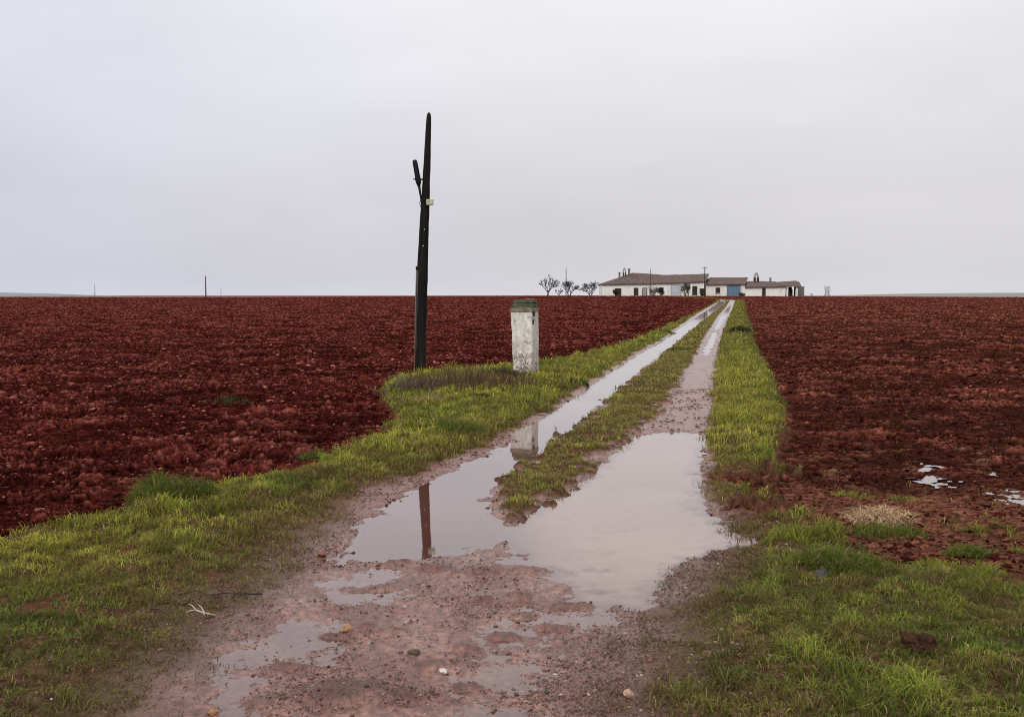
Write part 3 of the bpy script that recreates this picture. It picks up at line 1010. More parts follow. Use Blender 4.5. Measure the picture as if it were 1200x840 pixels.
def mat_plaster():
    m = bpy.data.materials.new('weathered_whitewash')
    nt = nodes_of(m); N = nt.nodes.new; L = nt.links.new
    out = N('ShaderNodeOutputMaterial'); p = N('ShaderNodeBsdfPrincipled')
    tc = N('ShaderNodeTexCoord')
    sep = N('ShaderNodeSeparateXYZ'); L(tc.outputs['Object'], sep.inputs[0])

    def noise(scale, detail, rough, stretch=(1, 1, 1)):
        mp = N('ShaderNodeMapping'); mp.inputs['Scale'].default_value = stretch
        L(tc.outputs['Object'], mp.inputs[0])
        n = N('ShaderNodeTexNoise'); n.inputs['Scale'].default_value = scale; n.inputs['Detail'].default_value = detail; n.inputs['Roughness'].default_value = rough
        L(mp.outputs[0], n.inputs['Vector'])
        return n

    def rng_(src, a, b, c=0.0, d=1.0):
        r = N('ShaderNodeMapRange'); r.inputs[1].default_value = a; r.inputs[2].default_value = b; r.inputs[3].default_value = c; r.inputs[4].default_value = d
        L(src, r.inputs[0]); return r.outputs[0]

    def mix(f, a, b):
        x = N('ShaderNodeMix'); x.data_type = 'RGBA'
        L(f, x.inputs[0])
        for s_, k in ((a, 6), (b, 7)):
            if isinstance(s_, tuple):
                x.inputs[k].default_value = (*s_, 1)
            else:
                L(s_, x.inputs[k])
        return x.outputs[2]

    def math_(op, a, b):
        x = N('ShaderNodeMath'); x.operation = op
        for s_, k in ((a, 0), (b, 1)):
            if isinstance(s_, (int, float)):
                x.inputs[k].default_value = s_
            else:
                L(s_, x.inputs[k])
        return x.outputs[0]
    n1 = noise(7, 8, .7); n2 = noise(11, 8, .75, (1, 1, .25)); n3 = noise(22, 6, .7); n4 = noise(5, 6, .7)
    c = mix(rng_(n1.outputs['Fac'], .35, .65), (.56, .525, .475), (.86, .835, .79))
    c = mix(rng_(n2.outputs['Fac'], .48, .66, 0, .6), c, (.26, .235, .19))
    # green grey wash at the top, bare brick red low down
    top = math_('MULTIPLY', rng_(sep.outputs['Z'], .9, 1.3), rng_(n4.outputs['Fac'], .3, .7, .3, 1))
    c = mix(math_('MULTIPLY', top, .35), c, (.30, .285, .235))
    low = math_('MULTIPLY', rng_(sep.outputs['Z'], .85, .15), rng_(n3.outputs['Fac'], .44, .56))
    c = mix(math_('MULTIPLY', low, .9), c, (.20, .10, .075))
    c = mix(rng_(n4.outputs['Fac'], .57, .66, 0, .75), c, (.15, .125, .10))
    foot = math_('MULTIPLY', rng_(sep.outputs['Z'], .20, .03), rng_(n1.outputs['Fac'], .35, .6))
    c = mix(foot, c, (.045, .03, .022))
    right = math_('MULTIPLY', rng_(sep.outputs['X'], .195, .225), rng_(n3.outputs['Fac'], .42, .56, .25, .8))
    c = mix(right, c, (.27, .245, .21))  # rough right side also painted greyer and darker for its shade
    L(c, p.inputs['Base Color']); p.inputs['Roughness'].default_value = .85
    p.inputs['Specular IOR Level'].default_value = .2
    b = N('ShaderNodeBump'); b.inputs['Strength'].default_value = .6; b.inputs['Distance'].default_value = .02
    L(n1.outputs['Fac'], b.inputs['Height']); L(b.outputs[0], p.inputs['Normal'])
    L(p.outputs[0], out.inputs[0])
    return m


def rough_block(name, size, z0, mat, parent, cuts=10, amp=.008, chip=.02, taper=1.0, offset=(0, 0), seed=0):
    bm = bmesh.new()
    bmesh.ops.create_cube(bm, size=1)
    bmesh.ops.subdivide_edges(bm, edges=bm.edges[:], cuts=cuts, use_grid_fill=True)
    for v in bm.verts:
        c = v.co.copy()
        on = [abs(abs(c[i]) - .5) < 1e-4 for i in range(3)]
        p = Vector((c.x * size[0], c.y * size[1], (c.z + .5) * size[2]))
        k = 1 + (taper - 1) * (c.z + .5)
        p.x *= k; p.y *= k
        q = Vector((p.x * 5 + seed, p.y * 5, p.z * 5))
        dsp = amp * (mnoise.noise(q) + .5 * mnoise.noise(q * 3))
        if sum(on) >= 2:
            dsp -= chip * max(0.15, mnoise.noise(q * 1.7 + Vector((9, 0, 0))) + .35)
        n = Vector((c.x if on[0] else 0, c.y if on[1] else 0, c.z if on[2] else 0)).normalized()
        p += n * dsp
        v.co = p + Vector((offset[0], offset[1], z0))
    me = bpy.data.meshes.new(name); bm.to_mesh(me); bm.free()
    me.materials.append(mat)
    for f in me.polygons:
        f.use_smooth = True
    try:
        me.set_sharp_from_angle(angle=math.radians(38))
    except Exception:
        pass
    o = bpy.data.objects.new(name, me); col.objects.link(o); o.parent = parent
    return o


def pillar():
    bx, by = hit(617, 441, .08)
    bz = gz(bx, by) - .03
    k = by / F
    th = math.radians(-19)
    root = empty('plastered_pillar', (bx, by + .2, bz), th)
    root.rotation_euler = (0, math.radians(-1.6), th)
    tag(root, 'square whitewashed pillar with mossy cap beside the wooden pole', 'pillar')
    w = 24.4 * k
    H = 80.5 * k
    mp = mat_plaster()
    rough_block('pillar_body', (w, w, H), -.06, mp, root, 26, .012, .03, 1.07)
    m_tan = mat_noise('weathered_coping', (.16, .13, .09), (.27, .22, .15), 9, .9, (.10, .10, .06), 6)
    m_moss = mat_noise('mossy_slab', (.040, .045, .026), (.095, .098, .058), 10, .95, (.17, .155, .115), 6, .5)
    zt = H - .062
    cop = rough_block('coping_slab', (w * 1.14, w * 1.14, 5.0 * k), zt, m_tan, root, 8, .006, .014, .98, seed=3)
    rough_block('mossy_cap', (w * 1.08, w * 1.02, 5.2 * k), zt + 5.0 * k, m_moss, root, 8, .008, .02, .97, (.01, 0), 7)
    rough_block('mossy_cap', (w * .98, w * .90, 4.6 * k), zt + 10.2 * k, m_moss, root, 8, .010, .02, .93, (.016, .01), 11)
    # dark blocks painting the shade of hollows in the crumbling right side
    m_dark = mat_noise('hollow_shade', (.02, .016, .013), (.06, .045, .035), 12, .95)
    for q, (hz_, hh, yy, ww) in enumerate(((9, 5, -.14, .12), (19, 6, -.16, .06))):
        rough_block('eroded_hollow', (.03, ww, hh * k), H - hz_ * k, m_dark, root, 6, .03, .03, 1, (w * .515, yy + .02), 5 + 7 * q)
    return root, bx, by, bz


PIL = pillar()


# ------------------------------------------------------------------ plants
def tuft(name, label, cat, px, py, w, h, n, c1, c2, group=None, width=.006, zo=.05, spread=1.0, lean=(.2, 1.5)):
    x0, y0 = hit(px, py, zo)
    root_z = gz(x0, y0)
    a = rng.uniform(0, 2 * np.pi, n); r = np.sqrt(rng.uniform(0, 1, n)) * w * .5
    x = np.cos(a) * r; y = np.sin(a) * r * .8
    g = ground(x + x0, y + y0)
    z = g['h'] - root_z - .01
    hh = h * (1 - .55 * (r / (w * .5)) ** 2) * rng.uniform(.5, 1.15, n)
    t = lerp(np.broadcast_to(C3(*c1), (n, 3)), C3(*c2), np.clip(rng.normal(.5, .3, n), 0, 1)) * rng.uniform(.7, 1.2, (n, 1))
    dead = rng.uniform(0, 1, n) < .12
    if 'grass' in name:
        t[dead] = STRAW * rng.uniform(.5, 1.1, (dead.sum(), 1))
    V, q, tr_, c = blades(x, y, z, hh, np.full(n, width) * rng.uniform(.7, 1.3, n), rng.uniform(*lean, n), t.astype(np.float32))
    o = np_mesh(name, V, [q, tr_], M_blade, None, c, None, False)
    o.location = (x0, y0, root_z)
    tag(o, label, cat, group)
    return o


DG = (.060, .090, .016); MG = (.165, .195, .030); YG = (.30, .31, .042)
tuft('grass_tuft', 'large bushy green grass tuft at the left field edge', 'grass tuft', 200, 594, .62, .22, 1700, DG, MG)
tuft('grass_tuft', 'small dark green tuft at the field edge below the pole', 'grass tuft', 366, 533, .28, .15, 500, DG, MG)
tuft('grass_tuft', 'broad dark leaved clump on the bank right of the pillar', 'grass tuft', 676, 449, .42, .16, 420, (.02, .055, .012), (.05, .10, .02), width=.022)
tuft('grass_tuft', 'dark green tuft halfway along the middle strip of the track', 'grass tuft', 797, 410, .85, .16, 420, DG, MG, width=.024)
tuft('grass_tuft', 'low sprig of grass in the red soil at far left', 'grass tuft', 80, 612, .50, .09, 500, MG, YG)
tuft('grass_tuft', 'lone round green tuft in the soil at far right', 'grass tuft', 1134, 634, .30, .13, 480, DG, MG)
tuft('grass_tuft', 'light green tuft below the lone round tuft', 'grass tuft', 1152, 660, .25, .11, 380, MG, YG)
tuft('grass_tuft', 'wide light green tuft with bare soil behind it', 'grass tuft', 1098, 656, .34, .12, 520, MG, YG)
tuft('grass_tuft', 'thick dark green tuft beside the puddle inlet', 'grass tuft', 985, 668, .52, .17, 1100, DG, MG)
tuft('grass_tuft', 'bright green tuft on the bank above the puddle inlet', 'grass tuft', 945, 628, .55, .15, 1000, MG, YG)
tuft('grass_tuft', 'green fringe of grass below the straw clump', 'grass tuft', 1035, 611, .62, .11, 800, DG, MG)
tuft('grass_tuft', 'rank green clump in the verge below the pole', 'grass tuft', 535, 506, .9, .17, 1300, DG, MG, width=.009)
tuft('grass_tuft', 'green clump at the edge of the right hand field', 'grass tuft', 902, 470, .6, .15, 500, DG, MG, width=.011)
tuft('field_weed', 'dark green weed growing alone in the left ploughed field', 'weed', 268, 470, .8, .20, 80, (.03, .045, .014), (.10, .10, .03), width=.018, zo=0)
tuft('field_weed', 'dark bushy hump of weeds on the right bank far up the track', 'weed', 867, 392, .9, .40, 420, (.045, .050, .018), (.10, .10, .032), width=.03)
tuft('straw_clump', 'pale dry straw clump lying on the wet red soil', 'straw', 1030, 600, .52, .09, 700, (.50, .33, .17), (.75, .57, .35), width=.006, zo=0, lean=(1.2, 3.4))
tuft('straw_clump', 'thin wisp of orange straw behind the pale clump', 'straw', 1078, 581, .34, .05, 220, (.30, .14, .06), (.42, .24, .11), width=.006, zo=0, lean=(.8, 2.4))
tuft('dry_weeds', 'grey brown dead weeds at the foot of the pole', 'weeds', 487, 460, 1.1, .32, 650, (.10, .066, .048), (.23, .17, .125), width=.014, lean=(.05, .9))
tuft('dry_weeds', 'tawny dry weed stalks between the pole and the pillar', 'weeds', 552, 458, 2.3, .46, 620, (.085, .045, .030), (.20, .12, .075), width=.014, lean=(.02, .6))
tuft('dry_weeds', 'dark withered weeds left of the pillar base', 'weeds', 592, 445, .9, .26, 420, (.035, .028, .02), (.10, .07, .05), width=.015, lean=(.1, .9))
tuft('dry_weeds', 'yellow straw coloured weeds below the foot of the pole', 'weeds', 502, 472, .6, .18, 160, (.32, .24, .10), (.46, .36, .17), width=.012, lean=(.05, .7))
tuft('dry_weeds', 'dark weed tangle in front of the tawny stalks', 'weeds', 562, 470, .35, .12, 160, (.03, .022, .016), (.08, .045, .03), width=.014)
tuft('dry_weeds', 'brown dead stalks inside the large bushy tuft', 'weeds', 228, 594, .22, .20, 70, (.05, .035, .03), (.13, .09, .06), width=.005, lean=(.0, .6))
tuft('grass_tuft', 'dark tuft at the field edge where the far bank narrows', 'grass tuft', 776, 389, 1.2, .22, 400, DG, MG, width=.025)


# sapling stems against the pillar's face
def branchy(mb, p, d, L_, r, depth, rnd, split=2, spread=.5, n=5, rmin=.004):
    q = p + d * L_ * .5 + Vector((rnd.uniform(-1, 1), rnd.uniform(-1, 1), rnd.uniform(-.4, .6))) * L_ * .08
    e = p + d * L_
    r2 = max(r * .68, rmin)
    mb.tube([p, q, e], [r, (r + r2) / 2, r2], n, cap=False)
    if depth <= 0:
        return
    for k in range(split + (rnd.random() < .45)):
        dd = (d + Vector((rnd.uniform(-1, 1), rnd.uniform(-1, 1), rnd.uniform(-.55, .75))) * spread).normalized()
        branchy(mb, e if k else q.lerp(e, .8), dd, L_ * rnd.uniform(.62, .9), r2, depth - 1, rnd, split, spread, n if depth > 2 else 3, rmin)


M_stem = mat_noise('red_brown_stem', (.075, .030, .024), (.16, .075, .055), 20, .8)
M_bark = mat_noise('dark_bark', (.028, .025, .022), (.06, .055, .048), 3, .9)
M_twig = mat_noise('hazed_twig', (.060, .060, .058), (.12, .118, .112), 3, .9)  # twig colour lightened to stand in for distance haze


def sapling():
    x, y = hit(617, 444, .08)
    y -= .06
    z = gz(x, y)
    mb = MB(); rnd = random.Random(4)
    for i in range(6):
        branchy(mb, Vector((rnd.uniform(-.09, .09), rnd.uniform(-.04, .04), -.02)), Vector((rnd.uniform(-.22, .22), -.08, 1)).normalized(), .19, .006, 3, rnd, 1, .34, 5, .0025)
    o = mb.build('bare_shrub', M_stem, None, True)
    o.location = (x, y, z)
    tag(o, 'thin leafless red stems growing against the pillar face', 'shrub')


sapling()
tuft('dry_weeds', 'low dark tangle of weeds at the pillar foot', 'weeds', 616, 446, .55, .10, 300, (.018, .014, .010), (.05, .034, .024), width=.012)


# ------------------------------------------------------------------ small things on the ground
def twig(name, label, cat, pts, r, mat, side=(), zo=.05):
    P = [hit(a, b, zo) for a, b in pts]
    x0, y0 = P[0]
    z0 = gz(x0, y0)
    W = [Vector((a - x0, b - y0, gz(a, b) - z0 + r * 1.2 + lift)) for (a, b), lift in zip(P, [.02 * math.sin(3.1 * i / max(1, len(P) - 1)) for i in range(len(P))])]
    mb = MB().tube(W, [r * (1 - .5 * i / len(W)) for i in range(len(W))], 7)
    for i, dx, dy, dz in side:
        p = W[i]
        mb.tube([p, p + Vector((dx * .5, dy * .5, dz * .8)), p + Vector((dx, dy, dz))], [r * .7, r * .6, r * .3], 6)
    o = mb.build(name, mat, None, True)
    o.location = (x0, y0, z0)
    return tag(o, label, cat)


M_bleach = mat_noise('bleached_wood', (.36, .29, .22), (.55, .46, .37), 30, .8)
M_darktwig = mat_noise('wet_dark_twig', (.02, .014, .011), (.05, .034, .026), 30, .6)
twig('twig', 'long dark twig lying at the edge of the left grass', 'twig', [(307, 688), (292, 690), (278, 693), (262, 692), (246, 695), (230, 691), (212, 695), (194, 693)], .0042, M_darktwig, ((2, .05, .07, .03), (1, -.06, -.05, .02), (3, -.08, .05, .02)))
twig('twig', 'pale bleached forked twig below the long dark one', 'twig', [(252, 713), (240, 714), (230, 711), (222, 709)], .005, M_bleach, ((1, -.05, .05, .03), (1, .01, -.05, .01), (2, -.03, -.06, .01), (2, -.05, .04, .02)))
twig('twig', 'short dark stick left of the pale forked twig', 'twig', [(176, 712), (187, 718), (197, 722)], .005, M_darktwig)


def rock(name, label, cat, px, py, size, mat, seed, zo=0.0, sink=.25, rough=.28, sub=3):
    x, y = hit(px, py, zo)
    z = gz(x, y)
    bm = bmesh.new(); bmesh.ops.create_icosphere(bm, subdivisions=sub, radius=.5)
    for v in bm.verts:
        q = v.co * 2.2 + Vector((seed * 3.1, seed, 0))
        k = 1 + rough * mnoise.noise(q) * 1.6 + rough * .6 * mnoise.noise(q * 2.6) + (.14 * mnoise.noise(q * 6) + .08 * mnoise.noise(q * 13) if sub > 3 else 0)
        v.co = Vector((v.co.x * size[0] * k, v.co.y * size[1] * k, v.co.z * size[2] * k + size[2] * (.5 - sink)))
    me = bpy.data.meshes.new(name); bm.to_mesh(me); bm.free(); me.materials.append(mat)
    o = bpy.data.objects.new(name, me); col.objects.link(o)
    o.location = (x, y, z); o.rotation_euler = (0, 0, seed * 1.3)
    return tag(o, label, cat)


M_ochre = mat_noise('ochre_stone', (.20, .085, .035), (.42, .24, .12), 30, .6)
M_white = mat_noise('white_stone', (.48, .42, .37), (.68, .62, .56), 30, .6)
M_grey = mat_noise('grey_stone', (.030, .025, .025), (.075, .064, .062), 30, .55)
M_redst = mat_noise('red_stone', (.15, .045, .03), (.24, .085, .06), 30, .5)
M_clod = mat_noise('dark_earth', (.026, .013, .009), (.085, .042, .027), 30, .95, bump=.9, spec=.03)
rock('stone', 'ochre stone half sunk in the wet track', 'stone', 406, 738, (.08, .05, .03), M_ochre, 1, 0, .35, .4)
rock('stone', 'white stone on the mud in the middle of the track', 'stone', 520, 788, (.038, .03, .022), M_white, 2)
rock('stone', 'grey stone in the grass near the puddle inlet', 'stone', 962, 676, (.11, .075, .065), M_grey, 3, .06, .3)
rock('stone', 'reddish stone at the track edge by the left grass', 'stone', 377, 652, (.07, .05, .04), M_redst, 4)
rock('stone', 'small orange stone at the bottom edge of the track', 'stone', 249, 836, (.04, .03, .025), M_ochre, 5)
rock('stone', 'pale brown stone in the gravel at the bottom right', 'stone', 736, 823, (.055, .04, .035), mat_noise('tan_stone', (.30, .18, .11), (.44, .30, .21), 30, .7), 6)
rock('stone', 'white stone in the grass at far left', 'stone', 155, 579, (.032, .028, .022), M_white, 8, .02)
rock('clod', 'dark peaked clod of earth in the right foreground grass', 'clod', 1078, 764, (.13, .09, .105), M_clod, 9, .07, .38, .45, 5)
rock('clod', 'mossy lump standing in the wet mud of the track', 'clod', 485, 768, (.06, .04, .022), mat_noise('mossy_lump', (.05, .036, .02), (.09, .065, .035), 40, .8), 12)


# ------------------------------------------------------------------ the farm
YF = 214.0
PXM = YF / F


def mat_tiles():
    m = bpy.data.materials.new('old_roof_tiles')
    nt = nodes_of(m); N = nt.nodes.new; L = nt.links.new
    out = N('ShaderNodeOutputMaterial'); p = N('ShaderNodeBsdfPrincipled')
    tc = N('ShaderNodeTexCoord')
    nz = N('ShaderNodeTexNoise'); nz.inputs['Scale'].default_value = 1.1; nz.inputs['Detail'].default_value = 8; nz.inputs['Roughness'].default_value = .75
    L(tc.outputs['Object'], nz.inputs['Vector'])
    cr = N('ShaderNodeValToRGB')
    cr.color_ramp.elements[0].position = .3; cr.color_ramp.elements[1].position = .72
    cr.color_ramp.elements[0].color = (.085, .055, .047, 1); cr.color_ramp.elements[1].color = (.20, .135, .112, 1)
    L(nz.outputs['Fac'], cr.inputs[0])
    wv = N('ShaderNodeTexWave'); wv.inputs['Scale'].default_value = 1.6; wv.inputs['Distortion'].default_value = .6
    wv.bands_direction = 'X'
    L(tc.outputs['Object'], wv.inputs['Vector'])
    mx = N('ShaderNodeMix'); mx.data_type = 'RGBA'; mx.blend_type = 'MULTIPLY'; mx.inputs[0].default_value = .35
    L(cr.outputs[0], mx.inputs[6]); L(wv.outputs['Color'], mx.inputs[7]); L(mx.outputs[2], p.inputs['Base Color'])
    b = N('ShaderNodeBump'); b.inputs['Strength'].default_value = .8; b.inputs['Distance'].default_value = .06
    L(wv.outputs['Fac'], b.inputs['Height']); L(b.outputs[0], p.inputs['Normal'])
    p.inputs['Roughness'].default_value = .9
    L(p.outputs[0], out.inputs[0])
    return m


M_tile = mat_tiles()
M_white_wall = mat_noise('limewashed_wall', (.76, .735, .69), (.86, .84, .805), .8, .9, (.60, .55, .50), .5, .1, .05, .2, (.58, .78), (1, 1, .5))
M_cream_wall = mat_noise('cream_wall', (.70, .675, .60), (.82, .80, .73), .8, .9, (.56, .52, .44), .5, .1, .05, .2, (.58, .78), (1, 1, .5))
M_pane = mat_noise('dark_pane', (.012, .012, .014), (.035, .035, .038), 2, .2)
M_frame = mat_noise('brown_frame', (.05, .035, .028), (.09, .065, .05), 4, .7)
M_door = mat_noise('dark_door', (.018, .014, .012), (.045, .034, .028), 3, .7, stretch=(4, 4, 1))
M_blue = mat_noise('blue_painted_metal', (.105, .19, .275), (.14, .235, .33), 3, .5, (.085, .15, .215), 1.2, .1, stretch=(4, 4, .6))
M_greyblue = mat_noise('grey_blue_shutter', (.46, .49, .55), (.55, .575, .63), 3, .6, stretch=(6, 6, .5))
M_greydoor = mat_noise('grey_panel', (.30, .28, .25), (.40, .38, .34), 3, .7)
M_chim = mat_noise('sooty_render', (.10, .09, .085), (.20, .18, .165), 5, .9)
M_hood = mat_noise('faded_hood', (.24, .235, .24), (.36, .35, .35), 5, .9)  # colour paled so the hood fades against the sky
M_chim_d = mat_noise('black_soot', (.018, .016, .016), (.05, .045, .042), 6, .9)
M_plinth = mat_noise('damp_plinth', (.16, .09, .075), (.26, .17, .145), 2, .9)


def building(name, label, cat, eave, ridge, depth, wall_mat, Y=YF, ground_py=347.5, hip_left=False, hip_right=False, wall_px=None, over=.35):
    """a long house facing the camera; eave and ridge are polylines of photo positions"""
    x0, x1 = at(eave[0][0], eave[0][1], Y).x, at(eave[-1][0], eave[-1][1], Y).x
    root_p = Vector(((x0 + x1) / 2, Y, base((x0 + x1) / 2, Y)))
    root = empty(name, root_p)
    tag(root, label, cat)
    E = [at(a, b, Y - over) for a, b in eave]
    Rg = [at(a, b, Y + depth / 2) for a, b in ridge]
    n = 28

    def samp(P, t):
        xs = [p.x for p in P]; x = xs[0] + (xs[-1] - xs[0]) * t
        return x, float(np.interp(x, xs, [p.z for p in P]))
    mb = MB()
    rows = []
    th = .16
    for i in range(n + 1):
        t = i / n
        ex, ez = samp(E, t); rx, rz = samp(Rg, t)
        w = .05 * mnoise.noise(Vector((ex * .5, 1.7, Y)))
        rows.append([Vector((ex, Y - over, ez + w)), Vector(((ex + rx) / 2, Y + depth * .25 - over / 2, (ez + rz) / 2 + w * 1.3 - .04)), Vector((rx, Y + depth / 2, rz + w)),
                     Vector(((ex + rx) / 2, Y + depth * .75 + over / 2, (ez + rz) / 2 - .04)), Vector((ex, Y + depth + over, ez))])
    for sgn in (0, 1):
        o = len(mb.v)
        for r in rows:
            for p in r:
                mb.v.append(p - root_p - Vector((0, 0, th * sgn)))
        for i in range(n):
            for j in range(4):
                a = o + i * 5 + j
                mb.f.append((a, a + 5, a + 6, a + 1))
    o2 = 5 * (n + 1)
    for i in range(n):
        for j in (0, 4):
            a = i * 5 + j
            mb.f.append((a, a + 5, a + 5 + o2, a + o2))
    for i in (0, n):
        for j in range(4):
            a = i * 5 + j
            mb.f.append((a, a + 1, a + 1 + o2, a + o2))
    if hip_left:
        for i in (0,):
            mb.f.append(tuple(i * 5 + j for j in range(5)))
    roof = mb.build('roof', M_tile, root, False)
    # walls
    wl, wr = wall_px if wall_px else (eave[0][0] + 1.2, eave[-1][0] - 1.0)
    m = 14
    Wb = MB()
    xs = np.linspace(at(wl, 340, Y).x, at(wr, 340, Y).x, m)
    front, back = [], []
    for x in xs:
        ez = float(np.interp(x, [p.x for p in E], [p.z for p in E])) - .05
        k = 0
        front.append((Vector((x, Y, -.4 + base(x, Y))), Vector((x, Y, ez)))); back.append((Vector((x, Y + depth, -.4 + base(x, Y))), Vector((x, Y + depth, ez))))
    for i in range(m - 1):
        Wb.quad(*[p - root_p for p in (front[i][0], front[i + 1][0], front[i + 1][1], front[i][1])])
        Wb.quad(*[p - root_p for p in (back[i + 1][0], back[i][0], back[i][1], back[i + 1][1])])
    for (fr, bk, r, hip) in ((front[0], back[0], Rg[0], hip_left), (front[-1], back[-1], Rg[-1], hip_right)):
        pts = [fr[0], bk[0], bk[1]]
        if not hip:
            pts.append(Vector((fr[0].x, Y + depth / 2, r.z - th - .02)))
        pts.append(fr[1])
        Wb.quad(*[p - root_p for p in pts])
    Wb.build('wall', wall_mat, root, False)
    return root, root_p, Y


def opening(b, kind, x0, x1, y0, y1, mat, frame=M_frame, proud=.03, inner=None):
    root, rp, Y = b
    p0, p1 = at(x0, y1, Y), at(x1, y0, Y)
    w, h = p1.x - p0.x, p1.z - p0.z
    c = Vector(((p0.x + p1.x) / 2, Y - proud / 2, (p0.z + p1.z) / 2)) - rp
    fr = MB()
    t = min(.10, w * .12)
    fr.box(c + Vector((-w / 2 + t / 2, -.02, 0)), (t, .12, h)); fr.box(c + Vector((w / 2 - t / 2, -.02, 0)), (t, .12, h))
    fr.box(c + Vector((0, -.02, h / 2 - t / 2)), (w - 2 * t, .12, t))
    if kind == 'window':
        fr.box(c + Vector((0, -.02, -h / 2 + t / 2)), (w - 2 * t, .12, t)); fr.box(c + Vector((0, -.018, 0)), (t * .6, .10, h - 2 * t))
    panel = MB().box(c, (w - 2 * t, proud, h - (2 * t if kind == 'window' else t)))
    if kind == 'window':
        o = fr.build('window', frame, root); panel.build('pane', mat, o)
        MB().box(c + Vector((0, -.05, -h / 2 - .05)), (w + .2, .2, .08)).build('sill', M_greydoor, o)
    else:
        o = panel.build(kind, mat, root)
        fr.build('frame', frame, o)
        if kind in ('gate', 'shutter_door'):
            nb = 7 if kind == 'gate' else 5
            rb = MB()
            for i in range(1, nb):
                rb.box(c + Vector((-w / 2 + w * i / nb, -proud / 2 - .012, 0)), (.05, .024, h - .3))
            rb.box(c + Vector((0, -proud / 2 - .02, h * .22)), (w - 2.2 * t, .03, .10)); rb.box(c + Vector((0, -proud / 2 - .02, -h * .25)), (w - 2.2 * t, .03, .10))
            rb.build('batten', mat, o)
    return o


farm = building('farmhouse', 'long whitewashed farmhouse with brown tiled roof, leftmost of the farm buildings', 'house',
                [(704.5, 332.9), (760, 332.0), (800, 330.8), (827.5, 329.6)], [(741, 319.6), (752, 320.2), (777, 322.1), (800, 321.8), (831, 320.8)], 8.5, M_white_wall, hip_left=True)
opening(farm, 'door', 720.5, 728, 337.8, 347.2, M_door)
opening(farm, 'door', 742.6, 748, 337.2, 346.6, M_door)
opening(farm, 'door', 752.6, 758.2, 337.2, 346.8, M_greydoor, M_door)
opening(farm, 'window', 772, 777.5, 336.8, 343.2, M_pane)
opening(farm, 'shutter_door', 786, 798.4, 333.2, 346.4, M_greyblue, M_greydoor)
opening(farm, 'door', 811.2, 817, 335.2, 346.2, M_door)
opening(farm, 'window', 819.8, 825, 338.0, 342.6, M_pane)


def chimney(b, name, px0, px1, py0, py1, dy, mat, cap=True, cowl=False):
    root, rp, Y = b
    roof = [c for c in root.children if c.name.startswith('roof')][0]
    a, c = at(px0, py1, Y + dy), at(px1, py0, Y + dy)
    w, h = c.x - a.x, c.z - a.z
    o = MB().box(Vector(((a.x + c.x) / 2, Y + dy, (a.z + c.z) / 2 - .25)) - rp, (w, max(w * .8, .4), h + .5), 0, .92)
    o = o.build(name, mat, roof)
    if cap:
        MB().box(Vector(((a.x + c.x) / 2, Y + dy, c.z + .04)) - rp, (w * 1.25, max(w, .5), .09)).build('chimney_cap', M_chim_d, o)
    return o


for args in ((724.9, 727, 319.8, 326.5, 3.0, M_chim), (736, 738.4, 315.4, 324, 3.6, M_chim)):
    chimney(farm, 'chimney', *args)


def arched_chimney(b, x0, x1, y0, y1, dy):
    """pot with two legs and an arched hood"""
    root, rp, Y = b
    roof = [c for c in root.children if c.name.startswith('roof')][0]
    a, c = at(x0, y1, Y + dy), at(x1, y0, Y + dy)
    w, h = c.x - a.x, c.z - a.z
    cx = (a.x + c.x) / 2
    mb = MB()
    for s in (-1, 1):
        mb.box(Vector((cx + s * w * .31, Y + dy, a.z + h * .06)) - rp, (w * .34, .7, h * .62), 0, .95)
    st = mb.build('chimney', M_chim_d, roof)
    pts = []
    for i in range(11):
        t = math.pi * i / 10
        pts.append(Vector((cx - math.cos(t) * w * .32, Y + dy, a.z + h * .34 + math.sin(t) * h * .50)) - rp)
    MB().tube(pts, [w * .17] * 11, 8).build('arched_hood', M_hood, st, True)


arched_chimney(farm, 729.6, 733.6, 312.4, 324.0, 3.3)

gateb = building('gatehouse', 'low white building with a blue gate at the end of the track', 'house',
                 [(826.5, 333.2), (850, 332.7), (873.6, 332.8)], [(832, 325.2), (850, 325.0), (876.4, 325.2)], 7.5, M_cream_wall, Y=YF + .25, wall_px=(827.4, 872.8))
opening(gateb, 'window', 838.6, 843.8, 337.0, 343.3, M_pane)
opening(gateb, 'gate', 851.6, 867.8, 333.9, 347.0, M_blue, M_blue)
stable = building('outbuilding', 'long low white outbuilding right of the blue gate', 'house',
                  [(872.6, 336.2), (895, 335.8), (921.5, 335.4)], [(877, 329.4), (893, 329.5), (909, 330.0), (913.5, 331.2)], 6.5, M_white_wall, Y=YF - .3, wall_px=(873.4, 920.6))
opening(stable, 'door', 893, 897.2, 337.4, 347.0, M_door)
arched_chimney(stable, 883.2, 889.4, 318.4, 329.6, 3.1)
chimney(stable, 'chimney', 901.8, 903.8, 325.2, 330.5, 3.0, M_chim, cap=False)


